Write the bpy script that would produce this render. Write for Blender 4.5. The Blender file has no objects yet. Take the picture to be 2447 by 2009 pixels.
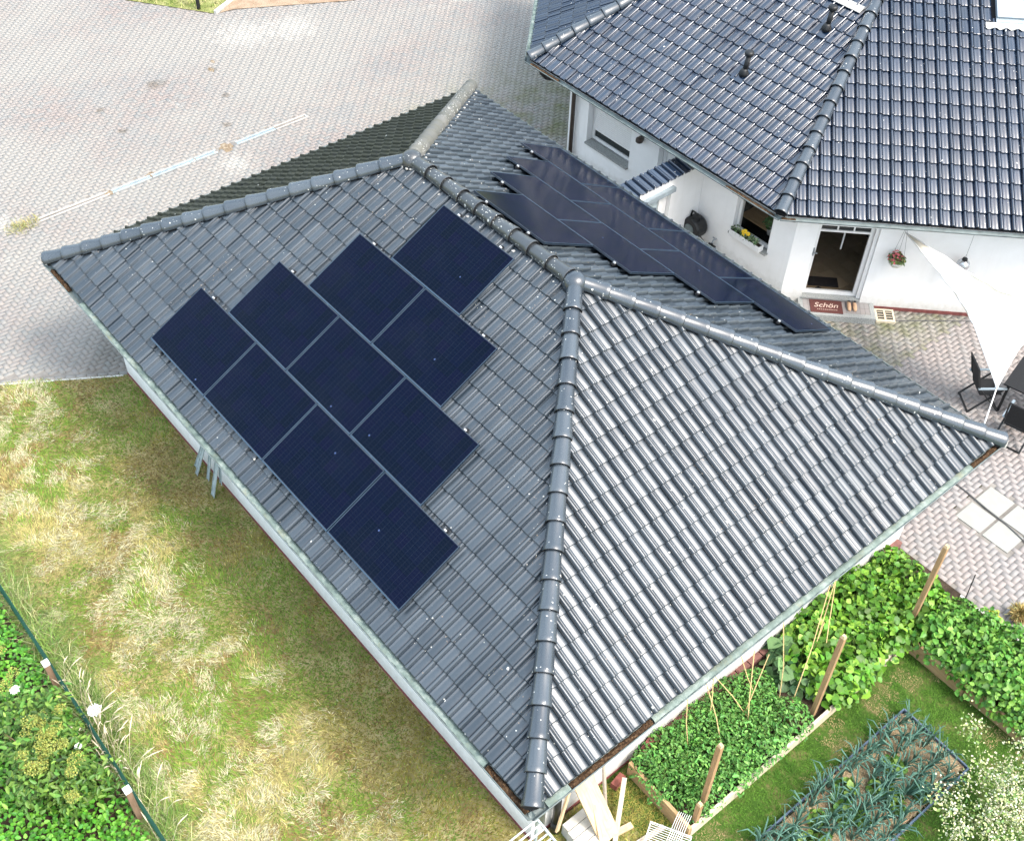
import bpy, bmesh, math, random
import numpy as np
from mathutils import Vector, Matrix

random.seed(7); rng = np.random.default_rng(7)
SC = bpy.context.scene; COL = SC.collection
rad = math.radians

# ------------------------------------------------------------------ camera
CAM = np.array([18.0181, -4.5273, 16.1895])
RX = np.array([0.6409, 0.7673, 0.0236]); RY = np.array([0.5638, -0.4496, -0.6928]); RZ = np.array([-0.5210, 0.4574, -0.7207])
FPX = 2789.93
cd = bpy.data.cameras.new('camera'); cam = bpy.data.objects.new('camera', cd); COL.objects.link(cam)
m = Matrix.Identity(4)
for i in range(3):
    m[i][0] = RX[i]; m[i][1] = -RY[i]; m[i][2] = -RZ[i]; m[i][3] = CAM[i]
loc, rot, _ = m.decompose()
cam.location = loc; cam.rotation_mode = 'QUATERNION'; cam.rotation_quaternion = rot
cd.sensor_width = 36; cd.lens = 36 * FPX / 2447; cd.clip_end = 600; cd.clip_start = 0.1
SC.camera = cam

def project(P):
    q = np.asarray(P, float) - CAM
    x = q @ RX; y = q @ RY; z = q @ RZ
    return 1223.5 + FPX * x / z, 1004.5 + FPX * y / z, z

# ------------------------------------------------------------------ light
SUN_DIR = Vector((0.66, 0.20, 1.0)).normalized()          # towards the sun
w = bpy.data.worlds.new('World'); SC.world = w; w.use_nodes = True
nt = w.node_tree; bg = nt.nodes['Background']
sky = nt.nodes.new('ShaderNodeTexSky'); sky.sky_type = 'NISHITA'; sky.sun_disc = False
sky.sun_elevation = math.asin(SUN_DIR.z); sky.sun_rotation = math.atan2(SUN_DIR.x, SUN_DIR.y)
sky.air_density = 1.0; sky.dust_density = 6.0; sky.ozone_density = 1.0
# a thin veil of bright cloud over the blue
tc = nt.nodes.new('ShaderNodeTexCoord'); ns = nt.nodes.new('ShaderNodeTexNoise')
ns.inputs['Scale'].default_value = 2.2; ns.inputs['Detail'].default_value = 6
nt.links.new(tc.outputs['Generated'], ns.inputs['Vector'])
rp = nt.nodes.new('ShaderNodeValToRGB'); rp.color_ramp.elements[0].position = .34; rp.color_ramp.elements[1].position = .62
rp.color_ramp.elements[0].color = (.05, .05, .05, 1); rp.color_ramp.elements[1].color = (.50, .50, .50, 1)
nt.links.new(ns.outputs['Fac'], rp.inputs['Fac'])
mx = nt.nodes.new('ShaderNodeMixRGB'); mx.inputs['Color2'].default_value = (7.8, 9.5, 10.7, 1)
nt.links.new(rp.outputs['Color'], mx.inputs['Fac']); nt.links.new(sky.outputs['Color'], mx.inputs['Color1'])
nt.links.new(mx.outputs['Color'], bg.inputs['Color']); bg.inputs['Strength'].default_value = 0.15
sd = bpy.data.lights.new('sun', 'SUN'); sd.energy = 1.5; sd.angle = rad(14); sd.color = (1.0, .97, .92)
sun = bpy.data.objects.new('sun', sd); COL.objects.link(sun); sun.location = (30, 10, 40)
sun.rotation_mode = 'QUATERNION'; sun.rotation_quaternion = SUN_DIR.to_track_quat('Z', 'Y')
vs = SC.view_settings; vs.view_transform = 'Standard'; vs.look = 'None'; vs.exposure = 1.24; vs.gamma = 1; vs.use_curve_mapping = False
SC.cycles.max_bounces = 6; SC.cycles.diffuse_bounces = 3; SC.cycles.glossy_bounces = 3; SC.cycles.transparent_max_bounces = 8
SC.cycles.caustics_reflective = False; SC.cycles.caustics_refractive = False

# ------------------------------------------------------------------ materials
MATS = {}
class NT:
    def __init__(s, name):
        s.m = bpy.data.materials.new(name); s.m.use_nodes = True; s.t = s.m.node_tree
        s.b = s.t.nodes['Principled BSDF']; MATS[name] = s.m
    def n(s, typ, **kw):
        x = s.t.nodes.new(typ)
        for k, v in kw.items():
            if k in x.inputs.keys(): x.inputs[k].default_value = v
            else: setattr(x, k, v)
        return x
    def l(s, a, b): s.t.links.new(a, b)
    def pos(s): return s.n('ShaderNodeNewGeometry').outputs['Position']
    def objc(s): return s.n('ShaderNodeTexCoord').outputs['Object']
    def noise(s, vec, scale, detail=4, rough=.55):
        x = s.n('ShaderNodeTexNoise'); x.inputs['Scale'].default_value = scale; x.inputs['Detail'].default_value = detail; x.inputs['Roughness'].default_value = rough
        if vec is not None: s.l(vec, x.inputs['Vector'])
        return x.outputs['Fac']
    def ramp(s, fac, stops):
        x = s.n('ShaderNodeValToRGB'); e = x.color_ramp.elements
        while len(e) < len(stops): e.new(.5)
        for el, (p, c) in zip(e, stops):
            el.position = p; el.color = (*c, 1) if len(c) == 3 else c
        s.l(fac, x.inputs['Fac']); return x.outputs['Color']
    def mix(s, fac, a, b, mode='MIX'):
        x = s.n('ShaderNodeMixRGB', blend_type=mode)
        for inp, v in (('Fac', fac), ('Color1', a), ('Color2', b)):
            if isinstance(v, (int, float)): x.inputs[inp].default_value = v
            elif isinstance(v, tuple): x.inputs[inp].default_value = (*v, 1)
            else: s.l(v, x.inputs[inp])
        return x.outputs['Color']
    def math(s, op, a, b=0.0):
        x = s.n('ShaderNodeMath', operation=op)
        for i, v in enumerate((a, b)):
            if isinstance(v, (int, float)): x.inputs[i].default_value = v
            else: s.l(v, x.inputs[i])
        return x.outputs[0]
    def rnd(s):
        a = s.n('ShaderNodeObjectInfo').outputs['Random']; b = s.n('ShaderNodeNewGeometry').outputs['Random Per Island']
        return s.math('FRACT', s.math('ADD', a, b))
    def bump(s, h, strength=.3, dist=.01):
        x = s.n('ShaderNodeBump'); x.inputs['Strength'].default_value = strength; x.inputs['Distance'].default_value = dist
        s.l(h, x.inputs['Height']); s.l(x.outputs['Normal'], s.b.inputs['Normal'])
    def out(s, col=None, rough=None, spec=None, metal=None, coat=None, coat_r=None):
        for k, v in (('Base Color', col), ('Roughness', rough), ('Specular IOR Level', spec), ('Metallic', metal), ('Coat Weight', coat), ('Coat Roughness', coat_r)):
            if v is None: continue
            if isinstance(v, tuple): s.b.inputs[k].default_value = (*v, 1)
            elif isinstance(v, (int, float)): s.b.inputs[k].default_value = v
            else: s.l(v, s.b.inputs[k])
        return s.m

def plain(name, col, rough=.7, var=.18, scale=12, spec=.4, metal=0.0, bump=0.0):
    t = NT(name); p = t.pos(); f = t.noise(p, scale, 5)
    lo = tuple(c * (1 - var) for c in col); hi = tuple(min(1, c * (1 + var)) for c in col)
    c = t.ramp(f, [(.3, lo), (.7, hi)])
    if bump: t.bump(t.noise(p, scale * 6, 3), bump)
    return t.out(c, rough, spec, metal)

def tile_mat(name, base, alt, rough, spec, lichen, moss=0.0, mosscol=(.07, .08, .045), coat=0.0, rust=0.0, ior=1.5):
    t = NT(name); t.b.inputs['IOR'].default_value = ior; p = t.pos(); r = t.rnd()
    c = t.ramp(r, [(0, base), (.6, tuple((a + b) / 2 for a, b in zip(base, alt))), (1, alt)])
    # dust film in patches
    d = t.noise(p, 1.6, 6, .65)
    c = t.mix(t.ramp(d, [(.52, (0, 0, 0)), (.82, (.14, .14, .14))]), c, (.14, .14, .135))
    if moss:
        mm = t.noise(p, 5, 6, .7)
        c = t.mix(t.ramp(mm, [(.5 - .3 * moss, (0, 0, 0)), (.75 - .3 * moss, (1, 1, 1))]), c, mosscol)
    if rust:
        rn = t.noise(p, 1.1, 3); rs = t.noise(p, 26, 4)
        fr = t.math('MULTIPLY', t.ramp(rn, [(.56, (0, 0, 0)), (.64, (1, 1, 1))]), t.ramp(rs, [(.66, (0, 0, 0)), (.70, (1, 1, 1))]))
        c = t.mix(fr, c, (.36, .27, .19))
    # droppings and lichen: round spots of uneven size
    tot = None
    for sc, cut, rr in ((9, 1 - .10 * lichen, .22), (26, 1 - .13 * lichen, .30)):
        v = t.n('ShaderNodeTexVoronoi'); v.inputs['Scale'].default_value = sc
        wob = t.n('ShaderNodeTexNoise'); wob.inputs['Scale'].default_value = 30
        t.l(p, wob.inputs['Vector'])
        add = t.n('ShaderNodeMixRGB', blend_type='ADD'); add.inputs['Fac'].default_value = .03
        t.l(p, add.inputs['Color1']); t.l(wob.outputs['Color'], add.inputs['Color2']); t.l(add.outputs['Color'], v.inputs['Vector'])
        sep = t.n('ShaderNodeSeparateColor'); t.l(v.outputs['Color'], sep.inputs['Color'])
        on = t.math('GREATER_THAN', sep.outputs[0], cut)
        sz = t.math('MULTIPLY', sep.outputs[1], rr)
        f = t.math('MULTIPLY', on, t.math('LESS_THAN', v.outputs['Distance'], sz))
        tot = f if tot is None else t.math('MAXIMUM', tot, f)
    big = t.ramp(t.noise(p, .55, 2), [(.40, (.15, .15, .15)), (.58, (1, 1, 1))])
    tot = t.math('MULTIPLY', tot, t.math('GREATER_THAN', t.math('ADD', big, t.math('MULTIPLY', t.noise(p, 3, 2), .3)), .55))
    c = t.mix(t.math('MULTIPLY', tot, .85), c, (.62, .62, .58))
    rg = t.math('ADD', t.math('MULTIPLY', t.noise(p, 7, 5), .22), rough - .11)
    rg = t.math('ADD', rg, t.math('MULTIPLY', tot, .4))
    t.bump(t.noise(p, 18, 2), .05, .004)
    return t.out(c, rg, spec, 0.0, coat, .12)

tile_mat('glazed_tile', (.018, .028, .039), (.044, .058, .072), .38, .75, .38, rust=1, ior=1.62)
tile_mat('house_tile', (.004, .012, .030), (.011, .024, .050), .19, .75, .35, ior=1.78)
tile_mat('mossy_tile', (.030, .034, .030), (.050, .055, .047), .8, .25, .1, moss=.6, mosscol=(.042, .046, .032))
tile_mat('ridge_glazed', (.028, .038, .050), (.052, .066, .080), .27, .75, 1.6, ior=1.65)
tile_mat('ridge_lichen', (.028, .032, .036), (.052, .058, .062), .32, .75, 6.5, ior=1.6)
tile_mat('ridge_mossy', (.10, .105, .098), (.16, .16, .15), .85, .3, 7.0, moss=.2, mosscol=(.12, .12, .10))
plain('mortar_dark', (.012, .012, .013), .9)
plain('underlay', (.014, .014, .015), .95)
t = NT('white_render'); p = t.pos(); sz_ = t.n('ShaderNodeSeparateXYZ'); t.l(p, sz_.inputs[0])
mp = t.n('ShaderNodeMapping'); mp.inputs['Scale'].default_value = (7, 7, .6); t.l(p, mp.inputs['Vector'])
st_ = t.ramp(t.noise(mp.outputs['Vector'], 1.0, 5, .6), [(.52, (0, 0, 0)), (.8, (.16, .16, .16))])
c = t.mix(st_, t.ramp(t.noise(p, 3, 4), [(.3, (.85, .85, .84)), (.7, (.90, .90, .895))]), (.62, .61, .57))
sp = t.math('SUBTRACT', t.math('ADD', .22, t.math('MULTIPLY', t.noise(p, 9, 5, .7), .5)), sz_.outputs[2]); c = t.mix(t.ramp(sp, [(.0, (0, 0, 0)), (.45, (.6, .6, .6))]), c, (.36, .33, .27))
t.bump(t.noise(p, 160, 2), .2, .004); t.out(c, .9, .2)
plain('white_paint', (.80, .80, .79), .45, .03)
plain('plinth_red', (.19, .06, .055), .8, .3)
plain('plinth_brick', (.20, .095, .08), .85, .25, 9)
plain('zinc', (.33, .37, .39), .5, .25, 8, spec=.6, metal=.35)
plain('galvanized', (.42, .50, .53), .5, .22, 7, spec=.6, metal=.2)
plain('gutter_grey', (.13, .16, .16), .55, .3, 6)
plain('black_plastic', (.014, .015, .016), .45, .2)
plain('black_fabric', (.012, .013, .015), .8, .25, 30)
plain('alu_dark', (.03, .042, .06), .35, .2, 6, spec=.7)
plain('panel_edge', (.026, .055, .092), .4, .12, 6, spec=.6)
plain('steel_edge', (.30, .36, .40), .35, .15, 6, spec=.7, metal=.4)
plain('rail_dark', (.02, .02, .022), .5, .2)
plain('clamp_white', (.55, .57, .58), .4, .05)
plain('granite', (.30, .31, .30), .5, .45, 60)
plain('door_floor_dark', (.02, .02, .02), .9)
plain('concrete', (.50, .49, .45), .85, .15, 9, bump=.2)
plain('slab_pale', (.31, .31, .285), .8, .06, 5)
plain('tan_leather', (.52, .33, .20), .6, .15)
plain('mat_brown', (.10, .035, .03), .95, .2, 40)
plain('mat_letter', (.62, .48, .40), .95, .1)
plain('yellow_petal', (.85, .55, .02), .6, .2)
plain('pink_petal', (.50, .12, .13), .6, .5, 40)
plain('white_petal', (.80, .80, .74), .7, .08)
plain('basket_white', (.62, .60, .54), .8, .2, 40)
plain('pot_white', (.7, .7, .68), .5, .05)
plain('terracotta', (.33, .16, .09), .8, .2)
plain('sail_cloth', (.74, .69, .57), .9, .03, 3)
plain('rope_white', (.75, .75, .73), .8, .05)
plain('skylight_white', (.33, .38, .42), .3, .04)
plain('lead_apron', (.45, .45, .42), .6, .15, 12)
plain('net_green', (.006, .055, .036), .6, .2)
plain('cap_white', (.82, .83, .86), .4, .03)
plain('tape_white', (.76, .77, .78), .4, .04)
plain('edge_blue', (.09, .13, .19), .4, .3, 10)
plain('bamboo', (.56, .42, .20), .7, .25, 30)
plain('stem_green', (.16, .22, .05), .7, .2)
plain('stem_wood', (.20, .14, .08), .8, .2)
plain('red_block', (.23, .075, .06), .8, .2)
plain('lamp_brown', (.06, .045, .035), .5, .2)
plain('cable_grey', (.10, .10, .10), .7, .2)
plain('mortar_white', (.46, .45, .42), .9, .15, 30)

def wood(name, c1, c2, axis='X'):
    t = NT(name); o = t.objc(); mp = t.n('ShaderNodeMapping')
    mp.inputs['Scale'].default_value = {'X': (1.5, 18, 18), 'Y': (18, 1.5, 18), 'Z': (18, 18, 1.5)}[axis]
    t.l(o, mp.inputs['Vector']); f = t.noise(mp.outputs['Vector'], 1.6, 6, .6)
    c = t.ramp(f, [(.3, c1), (.7, c2)])
    c = t.mix(t.ramp(t.noise(o, 9, 4), [(.55, (0, 0, 0)), (.8, (.4, .4, .4))]), c, tuple(x * .6 for x in c1))
    t.bump(f, .25, .01); return t.out(c, .8, .3)
wood('board_fresh', (.50, .35, .20), (.68, .53, .34)); wood('board_weathered', (.36, .30, .24), (.52, .46, .38))
wood('plank_tan', (.36, .23, .11), (.52, .36, .20)); wood('plank_pale', (.55, .46, .33), (.70, .62, .47))
wood('post_wood', (.30, .18, .09), (.46, .30, .17), 'Z'); wood('post_brown', (.22, .14, .09), (.33, .22, .15), 'Z')
plain('post_cut', (.55, .40, .24), .85, .15, 30)

t = NT('patina'); p = t.pos(); f = t.noise(p, 4.5, 6, .7)
c = t.ramp(f, [(.3, (.080, .110, .096)), (.5, (.15, .195, .172)), (.68, (.28, .32, .29))])
c = t.mix(t.ramp(t.noise(p, 2.2, 5, .7), [(.55, (0, 0, 0)), (.72, (.75, .75, .75))]), c, (.20, .19, .11))
t.bump(t.noise(p, 40, 3), .4, .01); t.out(c, .7, .35)
t = NT('leaf_litter'); p = t.pos(); c = t.ramp(t.noise(p, 34, 6, .7), [(.34, (.014, .009, .006)), (.52, (.065, .036, .018)), (.66, (.15, .095, .05)), (.76, (.32, .27, .20))])
t.bump(t.noise(p, 50, 4), .8, .02); t.out(c, .9, .2)

STAINS = [(-8.9, 6.27, .30, 1), (-8.61, 4.57, .16, 1), (-7.38, 4.57, .16, 1), (-8.68, 7.78, .2, 1), (-7.3, 7.42, .16, 1), (-6.09, 6.72, .16, 1), (-9.84, 9.47, 1.0, 0), (-9.33, 10.74, .9, 0), (-4.45, 6.03, .55, 0), (-5.6, .7, .45, 0)]
def brick_mat(name, dusty, gain=1.0):
    t = NT(name); p = t.pos(); r = t.rnd()
    c = t.ramp(r, [(0, (.245, .205, .186)), (.35, (.262, .220, .200)), (.60, (.230, .196, .180)), (.74, (.208, .202, .192)), (.86, (.186, .192, .190)), (1, (.235, .222, .21))])
    # batches of greyer stones
    c = t.mix(t.ramp(t.noise(p, .9, 4, .6), [(.48, (0, 0, 0)), (.66, (.65, .65, .65))]), c, (.205, .21, .21))
    c = t.mix(t.ramp(t.noise(p, 45, 4), [(.4, (0, 0, 0)), (.8, (.35, .35, .35))]), c, (.33, .295, .28))
    if not dusty: c = t.mix(.55, c, (.325, .298, .288))
    if dusty:
        mp = t.n('ShaderNodeMapping'); mp.inputs['Scale'].default_value = (.30, .18, .3); t.l(p, mp.inputs['Vector'])
        d = t.ramp(t.noise(mp.outputs['Vector'], 1.0, 5, .6), [(.34, (.10, .10, .10)), (.58, (.88, .88, .88))])
        c = t.mix(d, c, (.285, .270, .246))
        c = t.mix(t.ramp(t.noise(p, .55, 7, .72), [(.62, (0, 0, 0)), (.70, (.8, .8, .8))]), c, (.37, .355, .32))
        for sx_, sy_, sr_, dk in STAINS:
            dv = t.n('ShaderNodeVectorMath', operation='DISTANCE'); t.l(p, dv.inputs[0]); dv.inputs[1].default_value = (sx_, sy_, 0)
            rr_ = t.math('ADD', t.math('DIVIDE', dv.outputs['Value'], sr_), t.math('MULTIPLY', t.math('SUBTRACT', t.noise(p, 4.5, 4, .7), .5), 2.6))
            c = t.mix(t.ramp(rr_, [(.25, (.6, .6, .6)), (1.0, (0, 0, 0))]), c, (.12, .095, .07) if dk else (.40, .38, .34))
        dv = t.n('ShaderNodeVectorMath', operation='DISTANCE'); t.l(p, dv.inputs[0]); dv.inputs[1].default_value = (-.1, .9, 0)
        c = t.mix(t.ramp(t.math('ADD', t.math('MULTIPLY', dv.outputs['Value'], .5), t.math('MULTIPLY', t.noise(p, 1.5, 5, .65), .8)), [(.55, (.75, .75, .75)), (1.15, (0, 0, 0))]), c, (.135, .130, .115))
        # algae by the house end
        sx = t.n('ShaderNodeSeparateXYZ'); t.l(p, sx.inputs[0])
        g = t.math('MULTIPLY', t.ramp(t.math('MULTIPLY', t.math('ADD', sx.outputs[0], 6.0), .2), [(.25, (0, 0, 0)), (.8, (1, 1, 1))]),
                   t.ramp(t.math('MULTIPLY', t.math('SUBTRACT', sx.outputs[1], 8.0), .25), [(.3, (0, 0, 0)), (.8, (1, 1, 1))]))
        g = t.math('MULTIPLY', g, t.ramp(t.noise(p, 1.4, 6, .7), [(.40, (0, 0, 0)), (.66, (.8, .8, .8))]))
        c = t.mix(g, c, (.13, .14, .055))
    t.bump(t.noise(p, 90, 3), .25, .004)
    return t.out(c, .85, .3)
brick_mat('driveway_brick', True); brick_mat('patio_brick', False)
t = NT('joint_sand'); p = t.pos(); c = t.ramp(t.noise(p, 1.3, 6, .65), [(.36, (.15, .137, .122)), (.54, (.225, .208, .188)), (.72, (.33, .31, .28))])
t.out(c, .95, .2)

t = NT('pv_cells'); o = t.objc(); s = t.n('ShaderNodeSeparateXYZ'); t.l(o, s.inputs[0])
def grid(coord, pitch, width):
    f = t.math('FRACT', t.math('DIVIDE', coord, pitch)); return t.math('LESS_THAN', f, width / pitch)
gx = grid(s.outputs[0], .0905, .004); gy = grid(s.outputs[1], .1905, .006)
bb = t.math('MULTIPLY', grid(s.outputs[0], .0181, .0035), t.math('LESS_THAN', t.math('FRACT', t.math('DIVIDE', s.outputs[1], .0476)), .72))
cx = t.n('ShaderNodeVectorMath', operation='SNAP'); t.l(o, cx.inputs[0]); cx.inputs[1].default_value = (.181, .1905, 1)
wn = t.n('ShaderNodeTexWhiteNoise'); t.l(cx.outputs[0], wn.inputs['Vector'])
c = t.ramp(wn.outputs['Value'], [(0, (.0010, .0036, .0105)), (.5, (.0013, .0040, .0140)), (1, (.0018, .0032, .0150))])
c = t.mix(t.math('MULTIPLY', bb, .30), c, (.030, .040, .062)); c = t.mix(t.math('MULTIPLY', gx, .35), c, (.035, .045, .075)); c = t.mix(t.math('MULTIPLY', gy, .30), c, (.001, .0015, .004))
pp = t.pos(); dst = t.ramp(t.noise(pp, 1.2, 5, .6), [(.5, (0, 0, 0)), (.85, (.03, .03, .03))]); c = t.mix(dst, c, (.10, .11, .13))
v = t.n('ShaderNodeTexVoronoi'); v.inputs['Scale'].default_value = 2.2; t.l(pp, v.inputs['Vector'])
c = t.mix(t.math('MULTIPLY', t.math('LESS_THAN', v.outputs['Distance'], .035), .5), c, (.10, .15, .32))
t.out(c, .12, .08)

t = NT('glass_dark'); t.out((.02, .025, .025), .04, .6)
t = NT('glass_clear'); t.out((0, 0, 0), .02, .6); tr = t.n('ShaderNodeBsdfTransparent'); mxs = t.n('ShaderNodeMixShader'); mxs.inputs[0].default_value = .10; t.l(tr.outputs[0], mxs.inputs[1]); t.l(t.b.outputs[0], mxs.inputs[2]); t.l(mxs.outputs[0], t.t.nodes['Material Output'].inputs['Surface'])
t = NT('mirror_ball'); t.out((.55, .57, .60), .15, .8, .7)

t = NT('floor_tile'); t.rnd(); p = t.pos(); c = t.ramp(t.rnd(), [(0, (.22, .155, .09)), (1, (.32, .23, .14))]); c = t.mix(t.ramp(t.noise(p, 8, 5), [(.4, (0, 0, 0)), (.8, (.5, .5, .5))]), c, (.36, .30, .20)); t.out(c, .35, .5)

def soil(name, c1, c2, c3, sc=6):
    t = NT(name); p = t.pos(); c = t.ramp(t.noise(p, sc, 7, .68), [(.34, c1), (.5, c2), (.66, c3)]); t.bump(t.noise(p, sc * 5, 5), .8, .03); return t.out(c, .95, .15)
soil('dry_lawn', (.14, .115, .05), (.25, .21, .09), (.34, .29, .15), 1.3)
soil('lawn_ground', (.030, .070, .010), (.050, .100, .016), (.14, .125, .05), 3)
soil('bed_soil', (.03, .022, .016), (.055, .040, .028), (.09, .065, .045))
soil('straw_soil', (.17, .12, .075), (.33, .25, .16), (.50, .40, .27), 9)
soil('sand_path', (.24, .165, .105), (.31, .225, .155), (.36, .28, .20), 3)
soil('verge_ground', (.10, .14, .03), (.20, .22, .07), (.36, .33, .16), 2.2)

def attr_mat(name, rough=.75, spec=.25, trans=0.0):
    t = NT(name); a = t.n('ShaderNodeAttribute', attribute_name='Col')
    r = t.rnd(); c = t.mix(1.0, a.outputs['Color'], t.ramp(r, [(0, (.68, .70, .66)), (1, (1.25, 1.22, 1.15))]), 'MULTIPLY')
    t.out(c, rough, spec)
    if trans: t.b.inputs['Subsurface Weight'].default_value = 0
    return t.m
attr_mat('blade'); attr_mat('leaf', .5, .4)

# ------------------------------------------------------------------ mesh helpers
WL = {}                                                       # world location of every root
class MB:
    def __init__(s): s.v = []; s.f = []; s.mi = []
    def add(s, V, F, M=None, mi=0):
        n = len(s.v)
        for p in V:
            p = Vector(p); s.v.append(tuple(M @ p) if M is not None else tuple(p))
        for f in F: s.f.append(tuple(i + n for i in f)); s.mi.append(mi)
        return s
    def box(s, c, d, M=None, mi=0, ch=0.0):
        x, y, z = d[0] / 2, d[1] / 2, d[2] / 2
        V = [(c[0] + a * x, c[1] + b * y, c[2] + e * z) for e in (-1, 1) for b in (-1, 1) for a in (-1, 1)]
        F = [(0, 2, 3, 1), (4, 5, 7, 6), (0, 1, 5, 4), (2, 6, 7, 3), (0, 4, 6, 2), (1, 3, 7, 5)]
        return s.add(V, F, M, mi)
    def mm(s, x0, x1, y0, y1, z0, z1, M=None, mi=0):
        return s.box(((x0 + x1) / 2, (y0 + y1) / 2, (z0 + z1) / 2), (x1 - x0, y1 - y0, z1 - z0), M, mi)
    def prism(s, P, z0, z1, M=None, mi=0):
        n = len(P); V = [(x, y, z0) for x, y in P] + [(x, y, z1) for x, y in P]
        F = [tuple(range(n - 1, -1, -1)), tuple(range(n, 2 * n))] + [(i, (i + 1) % n, n + (i + 1) % n, n + i) for i in range(n)]
        return s.add(V, F, M, mi)
    def tube(s, pts, r, n=8, caps=True, mi=0):
        pts = [Vector(p) for p in pts]; rs = r if isinstance(r, (list, tuple)) else [r] * len(pts)
        base = len(s.v); prev = None
        for i, p in enumerate(pts):
            d = (pts[min(i + 1, len(pts) - 1)] - pts[max(i - 1, 0)]).normalized()
            if prev is None:
                a = d.orthogonal().normalized()
            else:
                a = (prev - d * prev.dot(d)).normalized()
            prev = a; b = d.cross(a)
            for k in range(n):
                q = 2 * math.pi * k / n; s.v.append(tuple(p + (a * math.cos(q) + b * math.sin(q)) * rs[i]))
        for i in range(len(pts) - 1):
            for k in range(n):
                s.f.append((base + i * n + k, base + i * n + (k + 1) % n, base + (i + 1) * n + (k + 1) % n, base + (i + 1) * n + k)); s.mi.append(mi)
        if caps:
            s.f.append(tuple(base + k for k in range(n - 1, -1, -1))); s.mi.append(mi)
            e = base + (len(pts) - 1) * n; s.f.append(tuple(e + k for k in range(n))); s.mi.append(mi)
        return s
    def beam(s, p0, p1, wd, th, up=(0, 0, 1), mi=0):
        p0 = Vector(p0); p1 = Vector(p1); x = (p1 - p0); L = x.length; x.normalize()
        up = Vector(up); y = up.cross(x)
        if y.length < 1e-4: y = Vector((0, 1, 0)).cross(x)
        y.normalize(); z = x.cross(y)
        M = Matrix(((x.x, y.x, z.x, p0.x), (x.y, y.y, z.y, p0.y), (x.z, y.z, z.z, p0.z), (0, 0, 0, 1)))
        return s.mm(0, L, -wd / 2, wd / 2, -th / 2, th / 2, M, mi)
    def lathe(s, prof, n=16, M=None, mi=0):
        V = []; F = []
        for r, z in prof:
            for k in range(n): V.append((r * math.cos(2 * math.pi * k / n), r * math.sin(2 * math.pi * k / n), z))
        for i in range(len(prof) - 1):
            for k in range(n): F.append((i * n + k, i * n + (k + 1) % n, (i + 1) * n + (k + 1) % n, (i + 1) * n + k))
        F.append(tuple(range(n - 1, -1, -1))); F.append(tuple((len(prof) - 1) * n + k for k in range(n)))
        return s.add(V, F, M, mi)

def root(name, label, cat, loc=(0, 0, 0), group=None, rz=0):
    o = bpy.data.objects.new(name, None); COL.objects.link(o); o.location = loc; o.rotation_euler = (0, 0, rz)
    o.empty_display_size = .2; WL[o] = Vector(loc); tag(o, label, cat, group); return o
def tag(o, label=None, cat=None, group=None, kind=None):
    if label: o['label'] = label
    if cat: o['category'] = cat
    if group: o['group'] = group
    if kind: o['kind'] = kind
    return o
def mesh_of(name, mb, mats):
    me = bpy.data.meshes.new(name); me.from_pydata(mb.v, [], mb.f)
    for mm in (mats if isinstance(mats, (list, tuple)) else [mats]): me.materials.append(MATS[mm])
    if any(mb.mi): me.polygons.foreach_set('material_index', mb.mi)
    me.update(); return me
def link(name, me, parent=None, world=True):
    o = bpy.data.objects.new(name, me); COL.objects.link(o)
    if parent is not None:
        o.parent = parent; WL[o] = WL[parent]
        if world: o.location = -(WL[parent]) if parent.parent is None else (0, 0, 0)
    return o
def obj(name, mb, mats, parent=None, smooth=False, world=True):
    me = mesh_of(name, mb, mats)
    if smooth: me.polygons.foreach_set('use_smooth', [True] * len(me.polygons))
    if smooth == 'auto':
        pass
    return link(name, me, parent, world)
def mesh_thing(name, mb, mats, label, cat, group=None, smooth=False, base=None):
    """one-mesh top-level thing; vertices are world, origin moved to its base"""
    V = np.array(mb.v); b = Vector(base) if base is not None else Vector(((V[:, 0].min() + V[:, 0].max()) / 2, (V[:, 1].min() + V[:, 1].max()) / 2, V[:, 2].min()))
    mb.v = [tuple(Vector(p) - b) for p in mb.v]
    o = obj(name, mb, mats, None, smooth); o.location = b; return tag(o, label, cat, group)
def fast(name, V, F, mat, col=None, smooth=False):
    me = bpy.data.meshes.new(name); V = np.asarray(V, np.float32); F = np.asarray(F, np.int32)
    me.vertices.add(len(V)); me.vertices.foreach_set('co', V.ravel())
    k = F.shape[1]; me.loops.add(F.size); me.loops.foreach_set('vertex_index', F.ravel())
    me.polygons.add(len(F)); me.polygons.foreach_set('loop_start', np.arange(0, F.size, k, dtype=np.int32))
    if smooth: me.polygons.foreach_set('use_smooth', np.ones(len(F), bool))
    if col is not None:
        a = me.attributes.new('Col', 'FLOAT_COLOR', 'POINT'); c4 = np.ones((len(V), 4), np.float32); c4[:, :3] = col; a.data.foreach_set('color', c4.ravel())
    me.materials.append(MATS[mat]); me.update(calc_edges=True); return me

def vnoise(x, y, seed=0):
    xi = np.floor(x).astype(np.int64); yi = np.floor(y).astype(np.int64); fx = x - xi; fy = y - yi
    def h(a, b):
        n = (a * 374761393 + b * 668265263 + seed * 974634541) & 0x7fffffff
        n = ((n ^ (n >> 13)) * 1274126177) & 0x7fffffff
        return ((n ^ (n >> 16)) & 0xffff) / 65535.0
    sx = fx * fx * (3 - 2 * fx); sy = fy * fy * (3 - 2 * fy)
    return (h(xi, yi) * (1 - sx) + h(xi + 1, yi) * sx) * (1 - sy) + (h(xi, yi + 1) * (1 - sx) + h(xi + 1, yi + 1) * sx) * sy
def fbm(x, y, seed=0, o=4):
    s = 0; a = .5; t_ = 0
    for i in range(o): s = s + a * vnoise(x * 2 ** i, y * 2 ** i, seed + i); t_ += a; a *= .55
    return s / t_

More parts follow.
